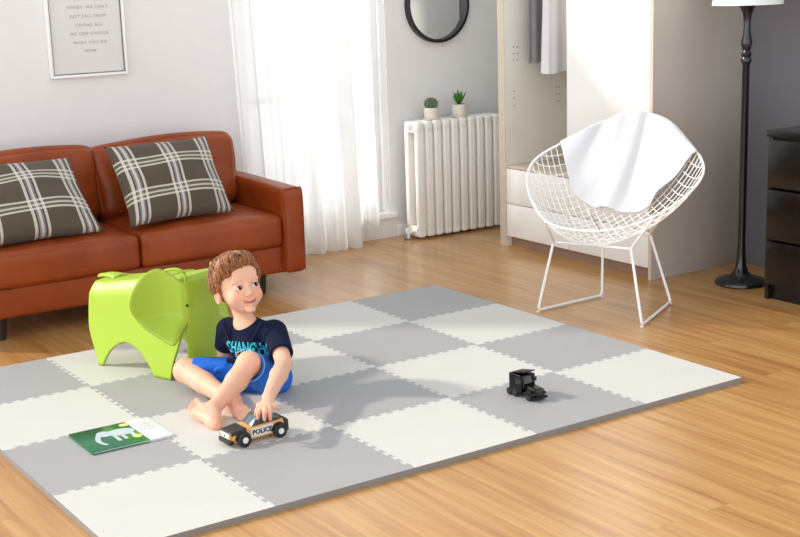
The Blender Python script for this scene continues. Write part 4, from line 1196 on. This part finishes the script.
tint(.35 * near(hp(0, .117, -.05), .003, .016), (226, 138, 120))
for s in (-1, 1): tint(.45 * near(hp(s * .09, -.008, -.036), .008, .03), (224, 130, 108))
lipd = np.min([np.sqrt((H_[:, 0] - x * .9) ** 2 * .35 + (H_[:, 2] - z + .0005) ** 2 + ((H_[:, 1] - y) * .5) ** 2) for x, y, z in [tuple(np.array(mth[i]) * (1 - f) + np.array(mth[i + 1]) * f) for i in range(4) for f in (0, .5)]], axis=0)
lipm = (1 - np.clip((lipd - .0046) / .0022, 0, 1)) * (H_[:, 1] > .07) * (np.abs(H_[:, 0]) < .026); tint(.85 * lipm, (196, 96, 90))
gro = (1 - np.clip((lipd - .0016) / .0012, 0, 1)) * lipm; tint(.8 * gro, (112, 44, 40))
for P in (knL, knR): tint(.25 * near(P, .02, .06), (222, 150, 128))
for P in [toL, toR, heL, heR] + tips[:3]: tint(.45 * near(P, .008, .034), (222, 132, 108))
mesh_obj('body', V, Q, M['skin'], bt_, col)

# eyes, lashes, brows
gz = unit(hf * .86 + hl * .42 + hu * .16)
for s in (-1, 1):
    c = hp(s * .033, .0815, -.0205)
    b = new(); bmesh.ops.create_uvsphere(b, u_segments=32, v_segments=24, radius=.0166); b.transform(Matrix.Translation(c)); ey = obj('eye', b, M['sclera'], bt_, world=True, angle=180)
    g = unit(hf * .93 + hl * .26 + hu * .08); q = Vector(g).to_track_quat('Z', 'Y').to_matrix().to_4x4()
    b = new(); lathe(b, [(.0092, .0142), (.0086, .0150), (.005, .0168), (0, .0174)], 28, cap=False); b.transform(Matrix.Translation(c) @ q); b.transform(TM[bt_].inverted()); obj('iris', b, M['iris'], ey, angle=180)
    b = new(); lathe(b, [(.0016, .0174), (0, .0181)], 10, (.002, .0025, 0), cap=False); b.transform(Matrix.Translation(c) @ q); b.transform(TM[bt_].inverted()); obj('eye_glint', b, M['sclera'], ey, angle=180)
    b = new(); pts = [hp(s * .033 + x, .0985 - 14 * x * x - (.003 if False else 0), -.0205 + .0082 * math.sqrt(max(0, 1 - (x / .0145) ** 2))) for x in np.linspace(-.0138, .0138, 11)]
    tube(b, pts, [.0006] + [.0013] * 9 + [.0006], 6); obj('eyelashes', b, M['lash'], bt_, world=True)
    b = new(); pts = [hp(s * x, y, z) for x, y, z in ((.012, .0985, .0), (.024, .0985, .0055), (.036, .0935, .0065), (.047, .083, .001))]
    tube(b, smoothline(pts, 4), [.001, .0016, .002, .0022, .0022, .0022, .0022, .002, .0018, .0016, .0012, .001, .0005], 6); obj('eyebrow', b, M['hair'], bt_, world=True)

# hair: one cap following the skull plus swept locks
Hh = Field(HC - .15, HC + .15, .0024)
def capfn(X):
    q = (X - HC) @ HM.T; l, f, u = q[..., 0], q[..., 1], q[..., 2]
    rd = np.array([.0925, .1075, .0975]); c = q - np.array([0, -.012, .0195])
    k0 = np.linalg.norm(c / rd, axis=-1); k1 = np.linalg.norm(c / rd ** 2, axis=-1) + 1e-9
    d = k0 * (k0 - 1) / k1
    az = np.arctan2(f + .03, l); st = np.sin(az * 26 + 40 * u) * .0016 + np.sin(az * 47 - 60 * u + 2 * np.sin(60 * l)) * .0011
    d = d + st
    hb = np.interp(f, [-.13, -.06, -.03, -.012, .012, .022, .04, .07, .13], [-.092, -.085, -.06, -.028, -.034, -.012, .022, .046, .052])
    hb = hb + .10 * l * np.clip((f - .03) / .04, 0, 1) * 1.0 + .004 * np.sin(l * 130) * (f > .02)
    return np.maximum(d, (hb - u) * .75)
Hh.put(capfn, HC - .14, HC + .14, 0)
Hh.ell(hp(-.012, .062, .078), HM, (.062, .040, .030), .02); Hh.ell(hp(-.045, .055, .058), HM, (.036, .034, .028), .015)
Hh.ell(hp(0, -.01, .02), HM, (.0795, .0945, .0805), .004, 'sub'); Hh.ell(hp(0, .018, -.034), HM, (.072, .078, .084), .004, 'sub')
V, Q = Hh.mesh(); ho = mesh_obj('hair', V, Q, M['hair'], bt_); ho.modifiers.clear()
hb_ = bmesh.new(); hb_.from_mesh(ho.data); tree = BVHTree.FromBMesh(hb_); hb_.free()
inv = TM[bt_].inverted(); rnd = random.Random(11); b = new()
crown = Vector(hp(.01, -.055, .105))
for i in range(900):
    a = rnd.uniform(0, 2 * PI); r_ = rnd.random() ** .6 * 1.75
    d0 = Vector(hu * math.cos(r_) + (hl * math.cos(a) + hf * math.sin(a)) * math.sin(r_))
    o0 = Vector(hp(0, -.005, .015)); hit = tree.ray_cast(inv @ (o0 + d0 * .2), inv.to_3x3() @ (-d0))
    if hit[0] is None: continue
    P = TM[bt_] @ hit[0]; q = HM @ (npv(P) - HC)
    if q[1] > .02 and q[2] < .035: continue
    pts = [P - d0 * .002]; cur = P.copy(); n_ = d0
    Ls = rnd.uniform(.03, .055) * (1.15 if q[1] > .02 else .9)
    for k in range(6):
        rel = cur - crown; tg = rel - rel.dot(n_) * n_
        tg = tg.normalized() if tg.length > 1e-4 else Vector(hf)
        sw = Vector(hl) * (-.55 if q[1] > .0 else .1) + Vector(hf) * (.45 if q[2] > .05 else -.2) - Vector(hu) * .35
        tg = (tg + sw * .8 + Vector((rnd.uniform(-.26, .26), rnd.uniform(-.26, .26), rnd.uniform(-.26, .26)))).normalized()
        cur = cur + tg * Ls / 6; dd = (cur - o0).normalized(); hh = tree.ray_cast(inv @ (o0 + dd * .2), inv.to_3x3() @ (-dd))
        if hh[0] is None: break
        S = TM[bt_] @ hh[0]; n_ = dd
        cur = S + dd * (.0006 + .0048 * math.sin(k / 5 * PI)); pts.append(cur.copy())
    if len(pts) < 4: continue
    L_ = len(pts); tube(b, pts, [.0006 + .0024 * math.sin(PI * (.12 + .86 * j / (L_ - 1))) for j in range(L_)], 6)
for i in range(46):
    l_ = rnd.uniform(-.075, .055); f_ = rnd.uniform(.015, .06); p0 = Vector(hp(l_, f_, .13)); dn = Vector(-hu)
    pts = []; cur = Vector((l_, f_, 0)); Ls = rnd.uniform(.05, .075)
    for k in range(7):
        t_ = k / 6; cur2 = Vector((l_ + Ls * t_ * (-.45 if l_ < -.01 else .35) , f_ + Ls * t_ * .75, 0))
        d0 = Vector(hl * cur2.x + hf * (cur2.y + .005) + hu * (.085 - .055 * t_ * t_)).normalized(); o0 = Vector(hp(0, -.005, .015))
        hh = tree.ray_cast(inv @ (o0 + d0 * .2), inv.to_3x3() @ (-d0))
        if hh[0] is None: break
        pts.append(TM[bt_] @ hh[0] + d0 * (.001 + .009 * math.sin(t_ * PI * .8)))
    if len(pts) > 4:
        L_ = len(pts); tube(b, pts, [.0012 + .0042 * math.sin(PI * (.15 + .82 * j / (L_ - 1))) for j in range(L_)], 6)
b.transform(inv); obj('hair_locks', b, M['hair'], ho, angle=180)

# t-shirt
S = Field(lo, hi, .0024)
hem = pel - upv * .01
S.cone(pel + upv * .018 + fro * .004, che + fro * .002, .092, .088, .02, frame=fro, flat=1.18, planes=[(hem, -upv)]); S.cone(che, nec - upv * .050, .088, .062, .03, frame=fro, flat=1.2)
S.cone(shR + (shL - shR) * .08, shL + (shR - shL) * .08, .043, .043, .025)
dR, dL = unit(elR - shR), unit(elL - shL)
S.cone(shR + np.array([0, 0, .003]), elR, .045, .043, .02, planes=[(shR + dR * .082, dR)])
S.cone(shL + np.array([0, 0, .003]), elL, .047, .045, .02, planes=[(shL + dL * .132, dL)])
# wrinkles pulling across the belly and the sleeves
for a, c, r in (((-.075, .03, .075), (.02, -.03, .098), .009), ((.08, .02, .07), (.0, -.045, .098), .010), ((-.06, -.05, .085), (.05, -.06, .09), .009), ((.085, .09, .055), (.05, .03, .085), .008), ((-.08, .085, .05), (-.045, .02, .085), .008)):
    S.cone(che + lat * a[0] + upv * a[1] + fro * (a[2] - .005), che + lat * c[0] + upv * c[1] + fro * (c[2] - .010), r, r * .6, .012)
nb = nec - upv * .02 + fro * .012
S.cone(nb + upv * .07, nb - upv * .012, .052, .043, .006, 'sub')
for sh0, d, w in ((shR, dR, .082), (shL, dL, .132)): S.cone(sh0 + d * (w - .006), sh0 + d * (w + .02), .0355, .036, .004, 'sub')
S.floor(TH + .002)
V, Q = S.mesh(); so = mesh_obj('t_shirt', V, Q, M['shirt'], bt_)
# printed lettering and outline drawing, wrapped on the chest
sb = bmesh.new(); sb.from_mesh(so.data); st_ = BVHTree.FromBMesh(sb); sb.free()
def wrap(bm, org, ax, ay, an, lift, sink=False):
    for v in bm.verts:
        p = Vector(org + ax * v.co.x + ay * v.co.y); h_ = st_.ray_cast(inv @ (p + Vector(an) * .15), inv.to_3x3() @ Vector(-an))
        base = h_[0] if h_[0] is not None else inv @ p
        v.co = base + (inv.to_3x3() @ Vector(an)) * (lift + v.co.z)
oc = (atd(250, 348.5, 4.93))
pa = unit(lat - CF_ * lat.dot(CF_) * .0); pb = unit(CU_ - CU_.dot(pa) * pa); pnn = np.cross(pa, pb)
tb = text_bm('SHANGHAI', .060, 1.0, .0006, .0016)
bmesh.ops.triangulate(tb, faces=tb.faces); bmesh.ops.subdivide_edges(tb, edges=[e for e in tb.edges if e.calc_length() > .006], cuts=2); bmesh.ops.triangulate(tb, faces=tb.faces)
xs = [v.co.x for v in tb.verts]; kx = .175 / (max(xs) - min(xs)); 
for v in tb.verts: v.co.x *= kx
wrap(tb, oc, pa, pb, pnn, .0016); obj('chest_lettering', tb, M['print_teal'], so, smooth=False)
b = new(); oc = oc + pb * .010
line = [(-.060, -.040), (-.058, -.030), (-.040, -.026), (-.026, -.016), (-.004, -.012), (.016, -.016), (.026, -.026)]
tube(b, smoothline([(x, y, 0) for x, y in line], 6), .0014, 5)
tube(b, [(-.047 + .008 * math.cos(a), -.040 + .008 * math.sin(a), 0) for a in [2 * PI * i / 20 for i in range(20)]], .0014, 5, closed=True)
tube(b, [(-.064, -.046, 0), (-.056, -.042, 0)], .0014, 5)
wrap(b, oc, pa, pb, pnn, .0012); obj('car_drawing', b, M['print_white'], so)

# shorts
Z = Field(lo, hi, .0024)
Z.ell(pel - np.array([0, 0, .018]), np.stack([lat, fro, upv]), (.102, .09, .075), .02)
tR, tL = unit(knR - hipR), unit(knL - hipL)
cR, cL = hipR + tR * (np.linalg.norm(knR - hipR) * .90), hipL + tL * (np.linalg.norm(knL - hipL) * 1.0)
Z.cone(hipR + np.array([0, 0, .004]), knR + np.array([0, 0, -.002]), .072, .0555, .02, planes=[(cR, tR)])
Z.cone(hipL, knL + CR_ * .010 - CU_ * .012, .078, .055, .02, planes=[(cL, tL)])
for a, c, r in ((.25, .75, .010), (.4, .9, .009), (.15, .5, .011)):
    o_ = np.array([0, 0, .055]); j = (a - .3) * .12
    Z.cone(hipR + tR * .28 * a * .9 - CF_ * (.03 + j) + o_ * .75, hipR + tR * .26 * c - CF_ * (.05 - j) + o_ * .35, r, r * .7, .012)
Z.cone(cL - tL * .010 + CR_ * .010 - CU_ * .012, cL + tL * .03 + CR_ * .010 - CU_ * .012, .0475, .0505, .004, 'sub'); Z.cone(cR - tR * .006, cR + tR * .02, .0485, .049, .004, 'sub')
Z.floor(TH + .001)
V, Q = Z.mesh(); zo = mesh_obj('shorts', V, Q, M['shorts'], bt_)
def ring(c, d, r, rad, off):
    a = unit(np.cross(d, np.array([.1, .2, 1.]))); b_ = np.cross(d, a)
    P = [c + off + a * r * math.cos(q) + b_ * r * math.sin(q) for q in np.linspace(0, 2 * PI, 48, endpoint=False)]
    P = [np.array([p[0], p[1], max(p[2], TH + .004)]) for p in P]
    bb = new(); tube(bb, P, rad, 6, closed=True); return bb
b = ring(cL, tL, .0545, .0018, CR_ * .010 - CU_ * .012); b.transform(inv); obj('hem_piping', b, M['shorts_trim'], zo)
